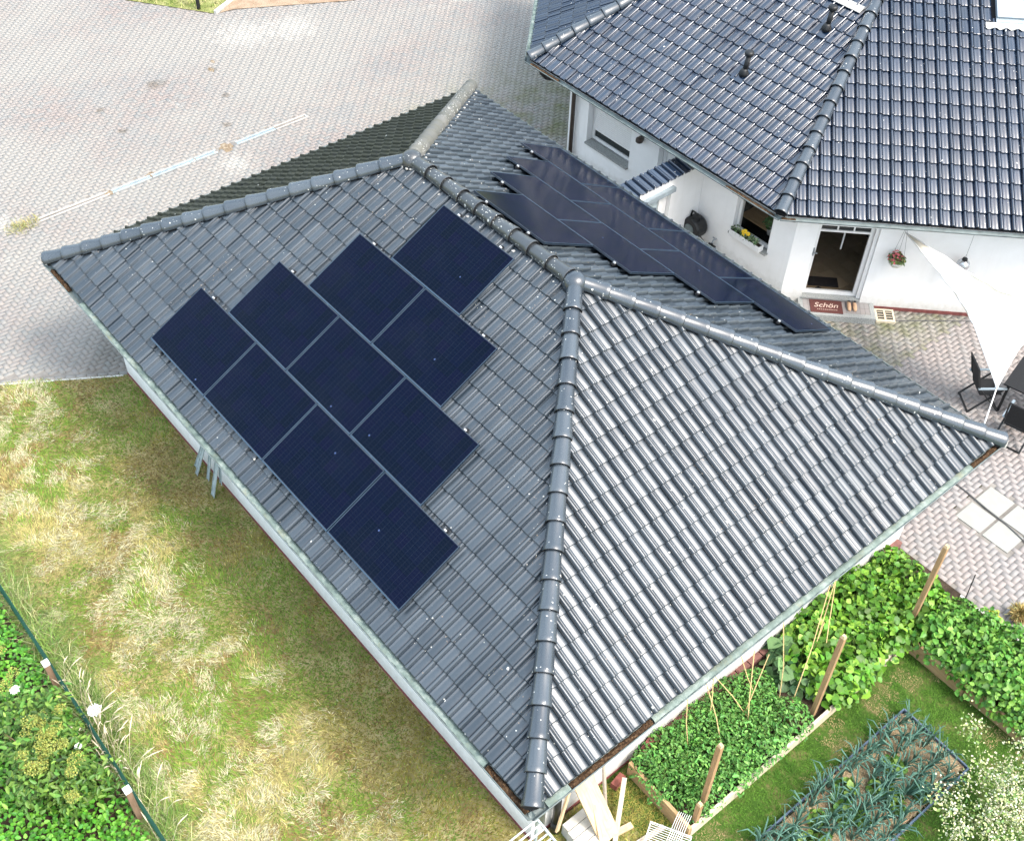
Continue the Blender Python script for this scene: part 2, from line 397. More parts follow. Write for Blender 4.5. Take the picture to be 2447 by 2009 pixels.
def frame_matrix(o, x, y):
    x = Vector(x).normalized(); y = Vector(y); y = (y - x * y.dot(x)).normalized(); z = x.cross(y)
    return Matrix(((x.x, y.x, z.x, o[0]), (x.y, y.y, z.y, o[1]), (x.z, y.z, z.z, o[2]), (0, 0, 0, 1)))

# ------------------------------------------------------------------ dimensions (metres; ground is z = 0)
L, W, EZ, RH = 13.4726, 9.7564, 2.75, 2.5508
A1, A2 = 4.60, 4.883
A = Vector((0, 0, EZ)); Sc = Vector((L, 0, EZ)); Rc = Vector((L, W, EZ)); Bc = Vector((0, W, EZ))
Pt = Vector((A1, W / 2, EZ + RH)); Qt = Vector((L - A2, W / 2, EZ + RH))
# house
HZ = 2.65; HT = math.tan(rad(26.5)); H0 = Vector((-.33, 11.75, HZ)); H1 = Vector((7.22, 11.75, HZ)); HL = 7.55
D45 = Vector((2 ** -.5, 2 ** -.5, 0)); N45 = Vector((2 ** -.5, -2 ** -.5, 0))       # along / outward of the door wall
HAP = Vector((3.445, 11.75 + HL / 2 / math.tan(rad(22.5)), HZ)); HAP.z = HZ + (HAP.y - 11.75) * HT
H2 = H1 + D45 * HL; HC = H0 - N45 * HL                                      # ends of the neighbouring eaves

def hidden_by_eaves(x, y, z):
    """is the point under an eave rectangle as seen from the camera"""
    x = np.asarray(x); y = np.asarray(y)
    k = (EZ - z) / (CAM[2] - z); gx = x + (CAM[0] - x) * k; gy = y + (CAM[1] - y) * k
    hid = (gx > 0) & (gx < L) & (gy > 0) & (gy < W)
    k = (HZ - z) / (CAM[2] - z); hx = x + (CAM[0] - x) * k; hy = y + (CAM[1] - y) * k
    return hid | ((hy > 11.75) & ((hx - 7.22) - (hy - 11.75) < 0) & ((hx + .33) + (hy - 11.75) > 0))
def in_frame(x, y, z, mrg=0):
    px, py, d = project(np.stack([np.asarray(x, float), np.asarray(y, float), np.zeros_like(np.asarray(x, float)) + z], -1))
    return (px > -mrg) & (px < 2447 + mrg) & (py > -mrg) & (py < 2009 + mrg)

# ------------------------------------------------------------------ ground and paving
mb = MB(); mb.add([(-160, -160, -.10), (160, -160, -.10), (160, 160, -.10), (-160, 160, -.10)], [(0, 1, 2, 3)])
tag(obj('ground', mb, 'verge_ground'), kind='structure')
def sheet(name, P, z, mat):
    mb = MB(); n = len(P); mb.add([(x, y, z) for x, y in P], [tuple(range(n))]); return tag(obj(name, mb, mat), kind='structure')
LE0 = np.array((-.678, -1.452)); LE1 = np.array((.635, .641)); LEd = (LE1 - LE0) / np.linalg.norm(LE1 - LE0); LEn = np.array((-LEd[1], LEd[0]))   # lawn edge, normal to the paving
def lawn_side(x, y): return (x - LE0[0]) * LEn[0] + (y - LE0[1]) * LEn[1]     # >0 on the driveway
def edge_pt(tt): return tuple(LE0 + LEd * tt)
driveway = sheet('driveway', [edge_pt(-9), edge_pt(2.47), (.7, 9.6), (13.0, 9.6), (13.0, 19), (9, 17), (.3, 14.5), (-6, 40), (-30, 40), (-30, -9)], -.011, 'joint_sand')
patio = sheet('patio', [(12.85, 9.0), (30, 9.0), (30, 30), (13.02, 30), (13.02, 9.6), (12.85, 9.6)], -.010, 'joint_sand')
VERGE = [(-13.65, 7.77), (-11.36, 9.40), (-11.80, 10.30), (-15, 16.6), (-22, 14)]
SAND = [(-11.28, 9.55), (-11.23, 9.98), (-9.75, 12.75), (-7.0, 18.5), (-12, 22), (-15, 16.7), (-11.74, 10.30)]
def inpoly(x, y, P):
    x = np.asarray(x); y = np.asarray(y); c = np.zeros(x.shape, bool); n = len(P)
    for i in range(n):
        x0, y0 = P[i]; x1, y1 = P[(i + 1) % n]
        k = ((y0 > y) != (y1 > y)); c ^= k & (x < (x1 - x0) * (y - y0) / (y1 - y0 + 1e-12) + x0)
    return c
SLABS = [(13.14, 13.65, 11.06, 11.58), (13.14, 13.65, 10.48, 10.995), (13.70, 14.22, 10.48, 10.995), (13.715, 14.23, 11.06, 11.58)]
CH = (-5.31, -5.12, 1.35, 8.55)                                # strip of the drain channel

def herringbone(x0, x1, y0, y1):
    u = .1; nx = int((x1 - x0) / u); ny = int((y1 - y0) / u); ox = round(x0 / u); oy = round(y0 / u)
    X, Y = np.meshgrid(np.arange(nx) + ox, np.arange(ny) + oy, indexing='ij'); t4 = (X + Y) % 4
    out = []
    for val, sx, sy in ((0, .2, .1), (2, .1, .2)):
        k = t4 == val; cx = X[k] * u + sx / 2; cy = Y[k] * u + sy / 2; out.append(np.stack([cx, cy, np.full_like(cx, sx), np.full_like(cx, sy)], -1))
    return np.concatenate(out)
def brick_arrays(B, inset=.0020, h=.012, joint=.0018):
    n = len(B); hx = B[:, 2] / 2 - joint; hy = B[:, 3] / 2 - joint
    z = rng.normal(0, .0016, n); tx = rng.normal(0, .006, n); ty = rng.normal(0, .006, n)
    V = np.zeros((n, 8, 3))
    for k, (a, b) in enumerate(((-1, -1), (1, -1), (1, 1), (-1, 1))):
        V[:, k, 0] = B[:, 0] + a * hx; V[:, k, 1] = B[:, 1] + b * hy; V[:, k, 2] = -h
        V[:, k + 4, 0] = B[:, 0] + a * (hx - inset * .6); V[:, k + 4, 1] = B[:, 1] + b * (hy - inset * .6); V[:, k + 4, 2] = z + tx * a * hx + ty * b * hy
    q = np.array([(4, 5, 6, 7), (0, 1, 5, 4), (1, 2, 6, 5), (2, 3, 7, 6), (3, 0, 4, 7)])
    F = (np.arange(n)[:, None, None] * 8 + q[None]).reshape(-1, 4)
    return V.reshape(-1, 3), F
def brick_mesh(kind, sx, sy, mat):
    V, F = brick_arrays(np.array([[0, 0, sx, sy]])); V[:, 2] -= V[4:8, 2].mean() * np.array([0, 0, 0, 0, 1, 1, 1, 1]); return fast('brick', V, F, mat)
def pave(parent, B, mat, nind=300):
    x, y = B[:, 0], B[:, 1]
    vis = in_frame(x, y, 0, -10) & ~hidden_by_eaves(x, y, 0)
    d = np.linalg.norm(np.stack([x, y, 0 * x], -1) - CAM, axis=1); d[~vis] = 1e9
    order = np.argsort(d); ind = order[:nind]; ind = ind[d[ind] < 1e8]
    mask = np.ones(len(B), bool); mask[ind] = False
    V, F = brick_arrays(B[mask]); st = link('brick_field', fast('brick_field', V, F, mat), parent); st['kind'] = 'stuff'
    mh = brick_mesh('h', .2, .1, mat); mv = brick_mesh('v', .1, .2, mat)
    for i in ind:
        o = bpy.data.objects.new('brick', mh if B[i, 2] > B[i, 3] else mv); COL.objects.link(o); o.parent = parent
        o.location = (x[i], y[i], random.gauss(0, .0012)); o.rotation_euler = (random.gauss(0, .008), random.gauss(0, .008), random.gauss(0, .006))
WL[driveway] = Vector((0, 0, 0)); WL[patio] = Vector((0, 0, 0))
B = herringbone(-18, 13, -7, 21)
x, y = B[:, 0], B[:, 1]
keep = ((lawn_side(x, y) > .20) | (x > .66)) & in_frame(x, y, 0, 160) & ~((x > .62) & (y < 9.25)) & ~inpoly(x, y, VERGE) & ~inpoly(x, y, SAND)
keep &= ~((x > CH[0] - .02) & (x < CH[1] + .02) & (y > CH[2]) & (y < CH[3]))
keep &= ~((y > 12.45) & (y - 12.5 > (x - 7.17)) & (y - 12.5 > -(x - .3)))
keep &= ~((x > 4.25) & (x < 4.65) & (y > 9.2) & (y < 12.5))
keep &= ~(hidden_by_eaves(x, y, 0) & hidden_by_eaves(x + .8, y, 0) & hidden_by_eaves(x, y + .8, 0) & hidden_by_eaves(x - .8, y - .8, 0))
keep &= ~((x > 10.0) & (y > 9.0))
pave(driveway, B[keep], 'driveway_brick')
B = herringbone(7, 20, 9, 20); x, y = B[:, 0], B[:, 1]
keep = in_frame(x, y, 0, 200) & (y - x < 5.28) & ~((x < 12.92) & (y < 9.2)) & (y > 9.1) & ((x > 10.0))
for s_ in SLABS: keep &= ~((x > s_[0] - .05) & (x < s_[1] + .05) & (y > s_[2] - .05) & (y < s_[3] + .05))
pave(patio, B[keep], 'patio_brick')
for s_ in SLABS:
    mb = MB(); mb.prism([(s_[0], s_[2]), (s_[1], s_[2]), (s_[1], s_[3]), (s_[0], s_[3])], -.03, .006); obj('paving_slab', mb, 'slab_pale', patio)
# narrow brick strips that fill round the slabs
mb = MB()
for s_ in SLABS[:0]: pass
# soldier course along the lawn
Vv, Ff = brick_arrays(np.array([[0, 0, .2, .1]])); sm = fast('brick', Vv, Ff, 'driveway_brick')
for k in range(-8, 12):
    q = LE0 + LEd * (.205 * k + .1) + LEn * .055
    if not in_frame(q[0], q[1], 0, 60): continue
    o = bpy.data.objects.new('edging_brick', sm); COL.objects.link(o); o.parent = driveway; o.location = (q[0], q[1], .002); o.rotation_euler = (0, 0, math.atan2(LEd[1], LEd[0]))
q0 = LE0 + LEd * -9; q1 = LE0 + LEd * 2.4
mb = MB(); mb.beam((*(LE0 + LEd * -5 - LEn * .02), -.01), (*(LE0 + LEd * 2.35 - LEn * .02), -.01), .04, .05); obj('edging_strip', mb, 'concrete', driveway)
# drain channel
drain = root('drain_channel', 'long drain channel with bluish steel grates across the brick driveway', 'drain', (-5.21, 5, 0))
mb = MB(); mb.mm(-5.29, -5.26, 1.4, 3.1, -.03, .008).mm(-5.17, -5.14, 1.4, 3.1, -.03, .008).mm(-5.26, -5.17, 1.4, 3.1, -.03, -.018); obj('channel', mb, 'mortar_white', drain)
mb = MB(); mb.mm(-5.29, -5.27, 7.62, 8.52, -.03, .008).mm(-5.16, -5.14, 7.62, 8.52, -.03, .008).mm(-5.27, -5.16, 7.62, 8.52, -.03, -.02).mm(-5.29, -5.14, 8.52, 8.55, -.03, .008); obj('channel', mb, 'concrete', drain)
for a, b in ((3.18, 4.18), (4.21, 5.34), (6.5, 7.6), (5.37, 5.95)):
    mb = MB(); mb.mm(-5.28, -5.255, a, b, -.03, .009).mm(-5.165, -5.14, a, b, -.03, .009).mm(-5.255, -5.165, a, b, -.03, -.022)
    g = obj('grate', mb, 'galvanized', drain)
    mb = MB(); k = a + .02
    while k < b - .02: mb.mm(-5.255, -5.165, k, k + .014, -.02, .006); k += .034
    obj('grate_bar', mb, 'galvanized', g)
mb = MB()
soil('dirt', (.13, .095, .06), (.24, .18, .12), (.42, .36, .27), 14)
def patch(cx, cy, rx, ry, n=18, z=.012, seed=0):
    r2 = random.Random(seed); P = []
    for k in range(n):
        a_ = 2 * math.pi * k / n; q = r2.uniform(.65, 1.1); P.append((cx + rx * q * math.cos(a_), cy + ry * q * math.sin(a_)))
    m_ = MB(); m_.add([(px, py, -.004) for px, py in P] + [(cx, cy, z)], [(i, (i + 1) % n, n) for i in range(n)]); return m_
for i, (cx, cy, rx, ry) in enumerate(((-5.2, 6.22, .26, .20), (-5.22, 3.1, .12, .12), (-5.30, 4.2, .09, .22))):
    o = obj('dirt_heap', patch(cx, cy, rx, ry, seed=i), 'dirt', drain)
mb = MB()
mesh_thing('dirt_patch', patch(-8.68, 7.78, .16, .09, seed=5), 'dirt', 'brown dirt spot on the driveway nearest the grass verge', 'dirt patch', 'dirt spots on the driveway')
mesh_thing('dirt_patch', patch(-9.03, 8.03, .11, .07, seed=6), 'dirt', 'smaller dirt spot on the driveway just beyond the brown one', 'dirt patch', 'dirt spots on the driveway')
# verge and sand at the far edge
sheet('grass_verge', VERGE, .012, 'verge_ground'); sheet('sand_path', SAND, .012, 'sand_path')
kerb = root('kerb', 'grey kerb between the grass verge and the sandy path', 'kerb', (-11.5, 9.9, 0))
p0 = np.array((-11.33, 9.44)); dd = np.array((-.42, .83)); dd /= np.linalg.norm(dd)
for k in range(6):
    a = p0 + dd * (k * .5); b = p0 + dd * (k * .5 + .485); mb = MB(); mb.beam((*a, .03), (*b, .03), .08, .12); obj('kerb_stone', mb, 'concrete', kerb)
mb = MB(); mb.lathe([(.055, 0), (.055, .72), (.07, .73), (.07, .86), (.03, .9)], 12, Matrix.Translation((-11.84, 9.2, 0)))
mesh_thing('bollard', mb, 'black_plastic', 'black post standing in the grass verge beyond the driveway', 'post')

# lawns
sheet('dry_lawn', [edge_pt(-9), edge_pt(2.6), (.62, .9), (12.9, .9), (12.9, 1.9), (30, 1.9), (30, -30), (-20, -30)], .004, 'dry_lawn')
sheet('green_lawn', [(12.86, 1.9), (30, 1.9), (30, 9.02), (12.86, 9.02)], .006, 'lawn_ground')

# ------------------------------------------------------------------ roof tiles
def tile_arrays(w, ln=.40):
    k = w / .2265
    P = [(-.002, -.020), (.002, .024), (.012, .043), (.028, .050), (.044, .043), (.053, .026), (.057, -.008), (.065, -.010), (.071, .008), (.086, .012), (.094, .000), (.118, .000), (.150, .007), (.180, .006), (.204, -.001), (.2245, -.020)]
    P = [(a * k, b) for a, b in P]; V = []; F = []; n = len(P)
    def tz(yv): return .028 - .080 * yv
    V += [(a, 0, b + tz(0) - .024) for a, b in P]
    V += [(a, -.004, b + tz(0) - .005) for a, b in P]
    V += [(a, .010, b + tz(.01)) for a, b in P]
    V += [(a, ln, b + tz(ln)) for a, b in P]
    for r in range(3):
        for i in range(n - 1): F.append((r * n + i, r * n + i + 1, (r + 1) * n + i + 1, (r + 1) * n + i))
    return np.array(V), np.array(F)
COURSE = .34
def poly_clip_sign(P, x, y):
    """min signed distance inside a convex ccw polygon"""
    d = np.full(np.shape(x), 1e9); n = len(P)
    for i in range(n):
        a = np.array(P[i]); b = np.array(P[(i + 1) % n]); e = (b - a) / np.linalg.norm(b - a); d = np.minimum(d, (x - a[0]) * -e[1] + (y - a[1]) * e[0])
    return d
def roof_face(M, poly, w, mat, hide=None, x_off=0.0, viewtest=False, cutgap=.085):
    """returns full tiles as matrices and a mesh (V, F) of the tiles cut along the hips; poly is ccw, eave first"""
    TV, TF = tile_arrays(w)
    xs = [p[0] for p in poly]; ys = [p[1] for p in poly]
    full = []; cut = []
    for j in range(int(max(ys) / COURSE) + 1):
        for i in range(int((min(xs) - x_off) / w) - 1, int((max(xs) - x_off) / w) + 2):
            x0 = x_off + i * w; y0 = j * COURSE
            cx = np.array([x0, x0 + w, x0 + w, x0]); cy = np.array([y0 + .02, y0 + .02, y0 + .36, y0 + .36])
            # ignore eave edge for clipping
            n = len(poly); d = np.full(4, 1e9)
            for k in range(1, n):
                a = np.array(poly[k]); b = np.array(poly[(k + 1) % n]); e = (b - a) / np.linalg.norm(b - a); d = np.minimum(d, (cx - a[0]) * -e[1] + (cy - a[1]) * e[0])
            if d.max() < cutgap: continue
            wp = M @ Vector((x0 + w / 2, y0 + .17, .02))
            if viewtest and not in_frame(wp.x, wp.y, wp.z, 140): continue
            J = Matrix.Translation((x0 + random.gauss(0, .0012), y0 + random.gauss(0, .003), random.gauss(0, .0015))) @ Matrix.Rotation(random.gauss(0, .006), 4, 'X') @ Matrix.Rotation(random.gauss(0, .008), 4, 'Y') @ Matrix.Rotation(random.gauss(0, .004), 4, 'Z')
            (full if d.min() > cutgap else cut).append((J, wp))
    V = []; F = []
    if cut:
        bm = bmesh.new()
        for J, wp in cut:
            vs_ = [bm.verts.new(J @ Vector(p)) for p in TV]
            for f in TF: bm.faces.new([vs_[q] for q in f])
        n = len(poly)
        for k in range(1, n):
            a = Vector((*poly[k], 0)); b = Vector((*poly[(k + 1) % n], 0)); e = (b - a).normalized(); nn = Vector((-e.y, e.x, 0))
            bmesh.ops.bisect_plane(bm, geom=bm.verts[:] + bm.edges[:] + bm.faces[:], plane_co=a + nn * cutgap, plane_no=nn, clear_inner=True)
        bm.verts.ensure_lookup_table(); bm.verts.index_update()
        V = [tuple(M @ v_.co) for v_ in bm.verts]; F = [tuple(v_.index for v_ in f.verts) for f in bm.faces]; bm.free()
    tiles = []
    for J, wp in full:
        q = CAM - np.array(wp); nz = np.array([M[0][2], M[1][2], M[2][2]]); dist = np.linalg.norm(q); facing = q @ nz / dist
        hid = hide(M.inverted() @ wp) if hide else False
        vis = (not hid) and bool(in_frame(wp.x, wp.y, wp.z, -8)) and facing > 0
        tiles.append((M @ J, mat, (facing / dist ** 2 if vis else -1), w))
    return tiles, (V, F, mat)
TILE_ME = {}
def place_tiles(parent, tiles, cuts, name='roof_tile', nind=300):
    tiles = sorted(tiles, key=lambda q: -q[2]); inv = Matrix.Translation(-WL[parent])
    ind = [q for q in tiles[:nind] if q[2] > 0]; rest = tiles[len(ind):]
    for Mt, mat, _, w in ind:
        k = (w, mat)
        if k not in TILE_ME:
            V, F = tile_arrays(w); TILE_ME[k] = fast('roof_tile', V, F, mat, smooth=True)
            TILE_ME[k].polygons.foreach_set('use_smooth', [i >= 16 for i in range(48)])
        o = bpy.data.objects.new(name, TILE_ME[k]); COL.objects.link(o); o.parent = parent; o.matrix_local = inv @ Mt
    for mat in sorted({q[1] for q in rest} | {c[2] for c in cuts}):
        V = []; F = []; n = 0; sm = []
        for Mt, m_, _, w in rest:
            if m_ != mat: continue
            TV, TF = tile_arrays(w); R_ = np.array(Mt.to_3x3()); T_ = np.array(Mt.translation)
            V.append(TV @ R_.T + T_); F += (TF + n).tolist(); n += len(TV); sm += [i >= 16 for i in range(48)]
        for cv, cf, m_ in cuts:
            if m_ != mat or not len(cv): continue
            V.append(np.array(cv)); F += [tuple(q + n for q in f) for f in cf]; n += len(cv); sm += [True] * len(cf)
        me = bpy.data.meshes.new('tile_field'); me.from_pydata(np.concatenate(V).tolist(), [], F); me.polygons.foreach_set('use_smooth', sm); me.materials.append(MATS[mat]); me.update()
        o = link('tile_field', me, parent); o['kind'] = 'stuff'

def ridge_mesh(mat, r0=.142, r1=.112, ln=.455, arc=100):
    n = 12; V = []; F = []; mi = []
    prof = [(.03, r0 - .034), (0, r0 - .006), (.006, r0 + .001), (.020, r0 + .003), (.07, r0), (.085, r0 - .006), (ln, r1)]
    for x_, r_ in prof:
        for k in range(n + 1):
            q = rad(-arc + 2 * arc * k / n); V.append((x_, r_ * math.sin(q), r_ * math.cos(q)))
    for i in range(len(prof) - 1):
        for k in range(n): F.append((i * (n + 1) + k, i * (n + 1) + k + 1, (i + 1) * (n + 1) + k + 1, (i + 1) * (n + 1) + k)); mi.append(1 if i <= 1 else 0)
    me = bpy.data.meshes.new('ridge_tile'); me.from_pydata(V, [], F); me.materials.append(MATS[mat]); me.materials.append(MATS['mortar_dark'])
    me.polygons.foreach_set('material_index', mi); me.polygons.foreach_set('use_smooth', [m_ == 0 for m_ in mi]); me.update(); return me
RM = {}
def hip_run(parent, lo, hi, mats, lift=.055, exp=.41, start=.0, end=.0, name='ridge_tile'):
    lo = Vector(lo); hi = Vector(hi); d = (hi - lo); Ln = d.length; d.normalize()
    side = Vector((0, 0, 1)).cross(d).normalized(); up = d.cross(side)
    n = max(1, round((Ln - start - end) / exp)); st = (Ln - start - end) / n
    for k in range(n):
        mat = mats(k / n) if callable(mats) else mats
        if mat not in RM: RM[mat] = ridge_mesh(mat)
        pz = lo + d * (start + k * st) + up * (lift + random.gauss(0, .002))
        Mt = frame_matrix(pz, d, side) @ Matrix.Rotation(.022 + random.gauss(0, .006), 4, 'Y') @ Matrix.Rotation(random.gauss(0, .012), 4, 'Z')
        o = bpy.data.objects.new(name, RM[mat]); COL.objects.link(o); o.parent = parent; o.matrix_local = Matrix.Translation(-WL[parent]) @ Mt
    # mortar bed closing the gap below the ridge tiles
    mb = MB(); a = lo + d * (start + .02) + up * (lift - .055); b = hi - d * .02 + up * (lift - .055)
    mb.beam(a, b, .19, .09, up); obj('ridge_bed', mb, 'mortar_dark', parent)
    # closed lower end
    return n

# ------------------------------------------------------------------ garage
garage = root('garage', 'white garage with hipped black tile roof carrying the solar panels', 'garage', (L / 2, W / 2, 0))
wx0, wx1, wy0, wy1 = .62, 12.87, .62, 9.10
mb = MB(); mb.mm(wx0, wx1, wy0, wy0 + .3, .06, 2.60).mm(wx0, wx1, wy1 - .3, wy1, .06, 2.60).mm(wx0, wx0 + .3, wy0 + .301, wy1 - .301, .06, 2.60).mm(wx1 - .3, wx1, wy0 + .301, wy1 - .301, .06, 2.60)
obj('wall', mb, 'white_render', garage)
mb = MB(); mb.mm(wx0 - .012, wx1 + .012, wy0 - .012, wy1 + .012, -.02, .06); obj('plinth', mb, 'plinth_red', garage)
mb = MB()
for a, b in (((wx0, .05), (wx1, .62)),): pass
mb.mm(.06, L - .06, .06, wy0 - .002, 2.585, 2.60).mm(.06, L - .06, wy1 + .002, W - .06, 2.585, 2.60).mm(.06, wx0 - .002, wy0, wy1, 2.585, 2.60).mm(wx1 + .002, L - .06, wy0, wy1, 2.585, 2.60)
obj('soffit', mb, 'white_paint', garage)
mb = MB(); mb.mm(.04, L - .04, .035, .058, 2.56, 2.74).mm(.04, L - .04, W - .058, W - .035, 2.56, 2.74).mm(.035, .058, .06, W - .06, 2.56, 2.74).mm(L - .058, L - .035, .06, W - .06, 2.56, 2.74)
obj('fascia', mb, 'white_paint', garage)
dz = Vector((0, 0, -.035)); mb = MB()
ctr = [A + dz, Sc + dz, Rc + dz, Bc + dz, Pt + dz, Qt + dz]; V = [tuple(q) for q in ctr]
mb.add(V, [(0, 1, 5, 4), (1, 2, 5), (2, 3, 4, 5), (3, 0, 4)]); obj('roof_underlay', mb, 'underlay', garage)

slF = math.hypot(W / 2, RH); slS = math.hypot(A2, RH); slA = math.hypot(A1, RH)
MF = frame_matrix(A, (1, 0, 0), (0, W / 2, RH)); MBk = frame_matrix(Rc, (-1, 0, 0), (0, -W / 2, RH))
MS = frame_matrix(Sc, (0, 1, 0), (-A2, 0, RH)); MA = frame_matrix(Bc, (0, -1, 0), (A1, 0, RH))
PWp, PHp, PWs, PHs = 1.742, 1.1984, 1.722, 1.178
fu, fs = 3.3575, .4496; fo = [0, .843, 1.6726, 2.5065]; fn = [4, 3, 2, 1]
bu, bs = 3.3307, .4685; bo = [0, .8239, 1.6538, 2.526]
def hideF(q):
    for r in range(4):
        if fs + r * PHp - .05 < q.y < fs + (r + 1) * PHp and fu + fo[r] < q.x < fu + fo[r] + fn[r] * PWp: return True
    return False
def hideB(q):
    uu = L - q.x
    for r in range(4):
        if bs + r * PHp - .3 < q.y < bs + (r + 1) * PHp and bu + bo[r] < uu < bu + bo[r] + fn[r] * PWp: return True
    return False
WT = .2265
tiles = []; cuts = []
for M_, poly, mat, hd in ((MF, [(0, 0), (L, 0), (L - A2, slF), (A1, slF)], 'glazed_tile', hideF),
                          (MS, [(0, 0), (W, 0), (W / 2, slS)], 'glazed_tile', None),
                          (MBk, [(0, 0), (L, 0), (L - A1, slF), (A2, slF)], 'glazed_tile', hideB),
                          (MA, [(0, 0), (W, 0), (W / 2, slA)], 'mossy_tile', None)):
    t_, c_ = roof_face(M_, poly, WT, mat, hd, x_off=.03); tiles += t_; cuts.append(c_)
place_tiles(garage, tiles, cuts)
hip_run(garage, Sc, Qt, 'ridge_glazed', start=.02, end=.10)
hip_run(garage, Rc, Qt, 'ridge_glazed', start=-.06, end=.10)
hip_run(garage, A, Pt, 'ridge_glazed', start=-.02, end=.10)
hip_run(garage, Bc, Pt, 'ridge_mossy', start=-.05, end=.10)
hip_run(garage, Qt - Vector((.1, 0, .012)), Pt + Vector((.05, 0, -.012)), 'ridge_lichen', start=0, end=.05)
for pt, nm in ((Pt, 'ridge_lichen'), (Qt, 'ridge_glazed')):
    mb = MB(); prof = [(.19, -.10), (.185, .0), (.165, .07), (.12, .125), (.05, .15), (.001, .155)]
    mb.lathe(prof, 20, Matrix.Translation(pt + Vector((0, 0, .03)))); o = obj('ridge_cap', mb, nm, garage, smooth=True)
    mb = MB()
    for k in range(9):
        a_ = random.uniform(0, 6.28); mb.lathe([(.001, -.02), (.035, 0), (.03, .02), (.001, .035)], 6, Matrix.Translation(pt + Vector((.17 * math.cos(a_), .17 * math.sin(a_), -.045))))
    obj('mortar', mb, 'mortar_white', garage)
# white mortar dabs under the hips towards B and the ridge
mb = MB()
for lo, hi, off, n in ((Bc, Pt, Vector((.11, .11, -.03)), 26), (Qt, Pt, Vector((0, -.15, -.075)), 11)):
    for k in range(n):
        q = lo.lerp(hi, (k + random.uniform(.2, .8)) / n) + off
        mb.lathe([(.001, -.018), (.024, -.010), (.027, .006), (.001, .016)], 7, Matrix.Translation(q) @ Matrix.Scale(random.uniform(.6, 1.25), 4))
obj('mortar', mb, 'mortar_white', garage)
mb = MB()                                                     # mortar plug at the right hip's lower end
for k in range(14):
    a_ = rad(-100 + 200 * k / 13); q = Rc + Vector((.06, .06, .02)) + Vector((.1 * math.sin(a_) * .7, -.1 * math.sin(a_) * .7, .12 * math.cos(a_)))
    mb.lathe([(.001, -.03), (.036, -.01), (.036, .015), (.001, .032)], 7, Matrix.Translation(q))
obj('mortar', mb, 'mortar_white', garage)
for k, c_ in enumerate((Sc, Rc, A, Bc)):
    d = (Vector((L / 2, W / 2, EZ)) - c_); d.z = 0; d.normalize(); mb = MB()
    mb.lathe([(.001, 0), (.112, 0), (.112, .02), (.001, .02)], 14, frame_matrix(c_ + d * .05 + Vector((0, 0, .05)), Vector((0, 0, 1)), Vector((0, 0, 1)).cross(d))); obj('hip_end_plug', mb, 'mortar_dark', garage)

def gutter(parent, p0, p1, out, segs, r=.056):
    """half-round gutter; segs = list of (from, to, kind) along its length"""
    p0 = Vector(p0); p1 = Vector(p1); d = (p1 - p0).normalized(); Ln = (p1 - p0).length; out = Vector(out)
    mb = MB(); n = 10; V = []; F = []
    for e in (0, 1):
        for k in range(n + 1):
            a_ = math.pi * k / n; V.append(p0 + d * (Ln * e) + out * (r * math.cos(a_)) + Vector((0, 0, -r * math.sin(a_))))
        for k in range(n + 1):
            a_ = math.pi * (n - k) / n; V.append(p0 + d * (Ln * e) + out * ((r - .006) * math.cos(a_)) + Vector((0, 0, -(r - .006) * math.sin(a_))))
    m2 = 2 * (n + 1)
    for k in range(m2): F.append((k, (k + 1) % m2, m2 + (k + 1) % m2, m2 + k))
    F.append(tuple(range(m2 - 1, -1, -1))); F.append(tuple(range(m2, 2 * m2)))
    mb.add(V, F); mb.tube([p0 + out * (r + .004), p1 + out * (r + .004)], .010, 7); g = obj('gutter', mb, 'gutter_grey', parent, smooth=False)
    for a, b, kind in segs:
        V = []; F = []; ns_ = max(2, int((b - a) / .06)); nc = 5
        for i in range(ns_ + 1):
            s_ = a + (b - a) * i / ns_
            for k in range(nc):
                q = k / (nc - 1); wob = random.gauss(0, .004)
                if kind == 'litter': hgt = -.030 + .03 * math.sin(math.pi * q) + random.uniform(-.012, .018); xx = -.050 + .100 * q
                else: hgt = .018 - .016 * q + .010 * math.sin(math.pi * q) + wob; xx = -.060 + .108 * q + random.gauss(0, .0025)
                V.append(p0 + d * s_ + out * xx + Vector((0, 0, hgt)))
        for i in range(ns_):
            for k in range(nc - 1): F.append((i * nc + k, i * nc + k + 1, (i + 1) * nc + k + 1, (i + 1) * nc + k))
        mb = MB(); mb.add(V, F); obj('leaf_guard' if kind == 'guard' else 'leaf_litter', mb, 'patina' if kind == 'guard' else 'leaf_litter', g if g.parent is None else parent, smooth=(kind == 'guard'))
    return g
gz = 2.70
gutter(garage, (-.06, -.040, gz), (L + .05, -.040, gz), (0, -1, 0), [(.25, 1.0, 'litter'), (1.45, 12.7, 'guard'), (12.72, 13.5, 'litter')])
gutter(garage, (L + .040, -.05, gz), (L + .040, W + .03, gz), (1, 0, 0), [(.25, .62, 'guard'), (.64, 2.05, 'litter'), (2.07, 9.05, 'guard'), (9.07, 9.8, 'litter')])
gutter(garage, (L + .05, W + .055, gz), (-.05, W + .055, gz), (0, 1, 0), [])
gutter(garage, (-.055, W + .05, gz), (-.055, -.02, gz), (-1, 0, 0), [])
mb = MB(); mb.tube([(13.40, .60, 2.66), (13.36, .60, 2.50), (13.10, .66, 2.25), (12.97, .70, 2.1), (12.97, .70, .62)], .05, 10); obj('downpipe', mb, 'zinc', garage, smooth=True)
mb = MB(); mb.tube([(12.98, .98, 1.1), (12.98, .98, .30)], .055, 12).tube([(12.98, .98, .30), (12.98, .98, .0)], .07, 12); obj('standpipe', mb, ['black_plastic'], garage, smooth=True)
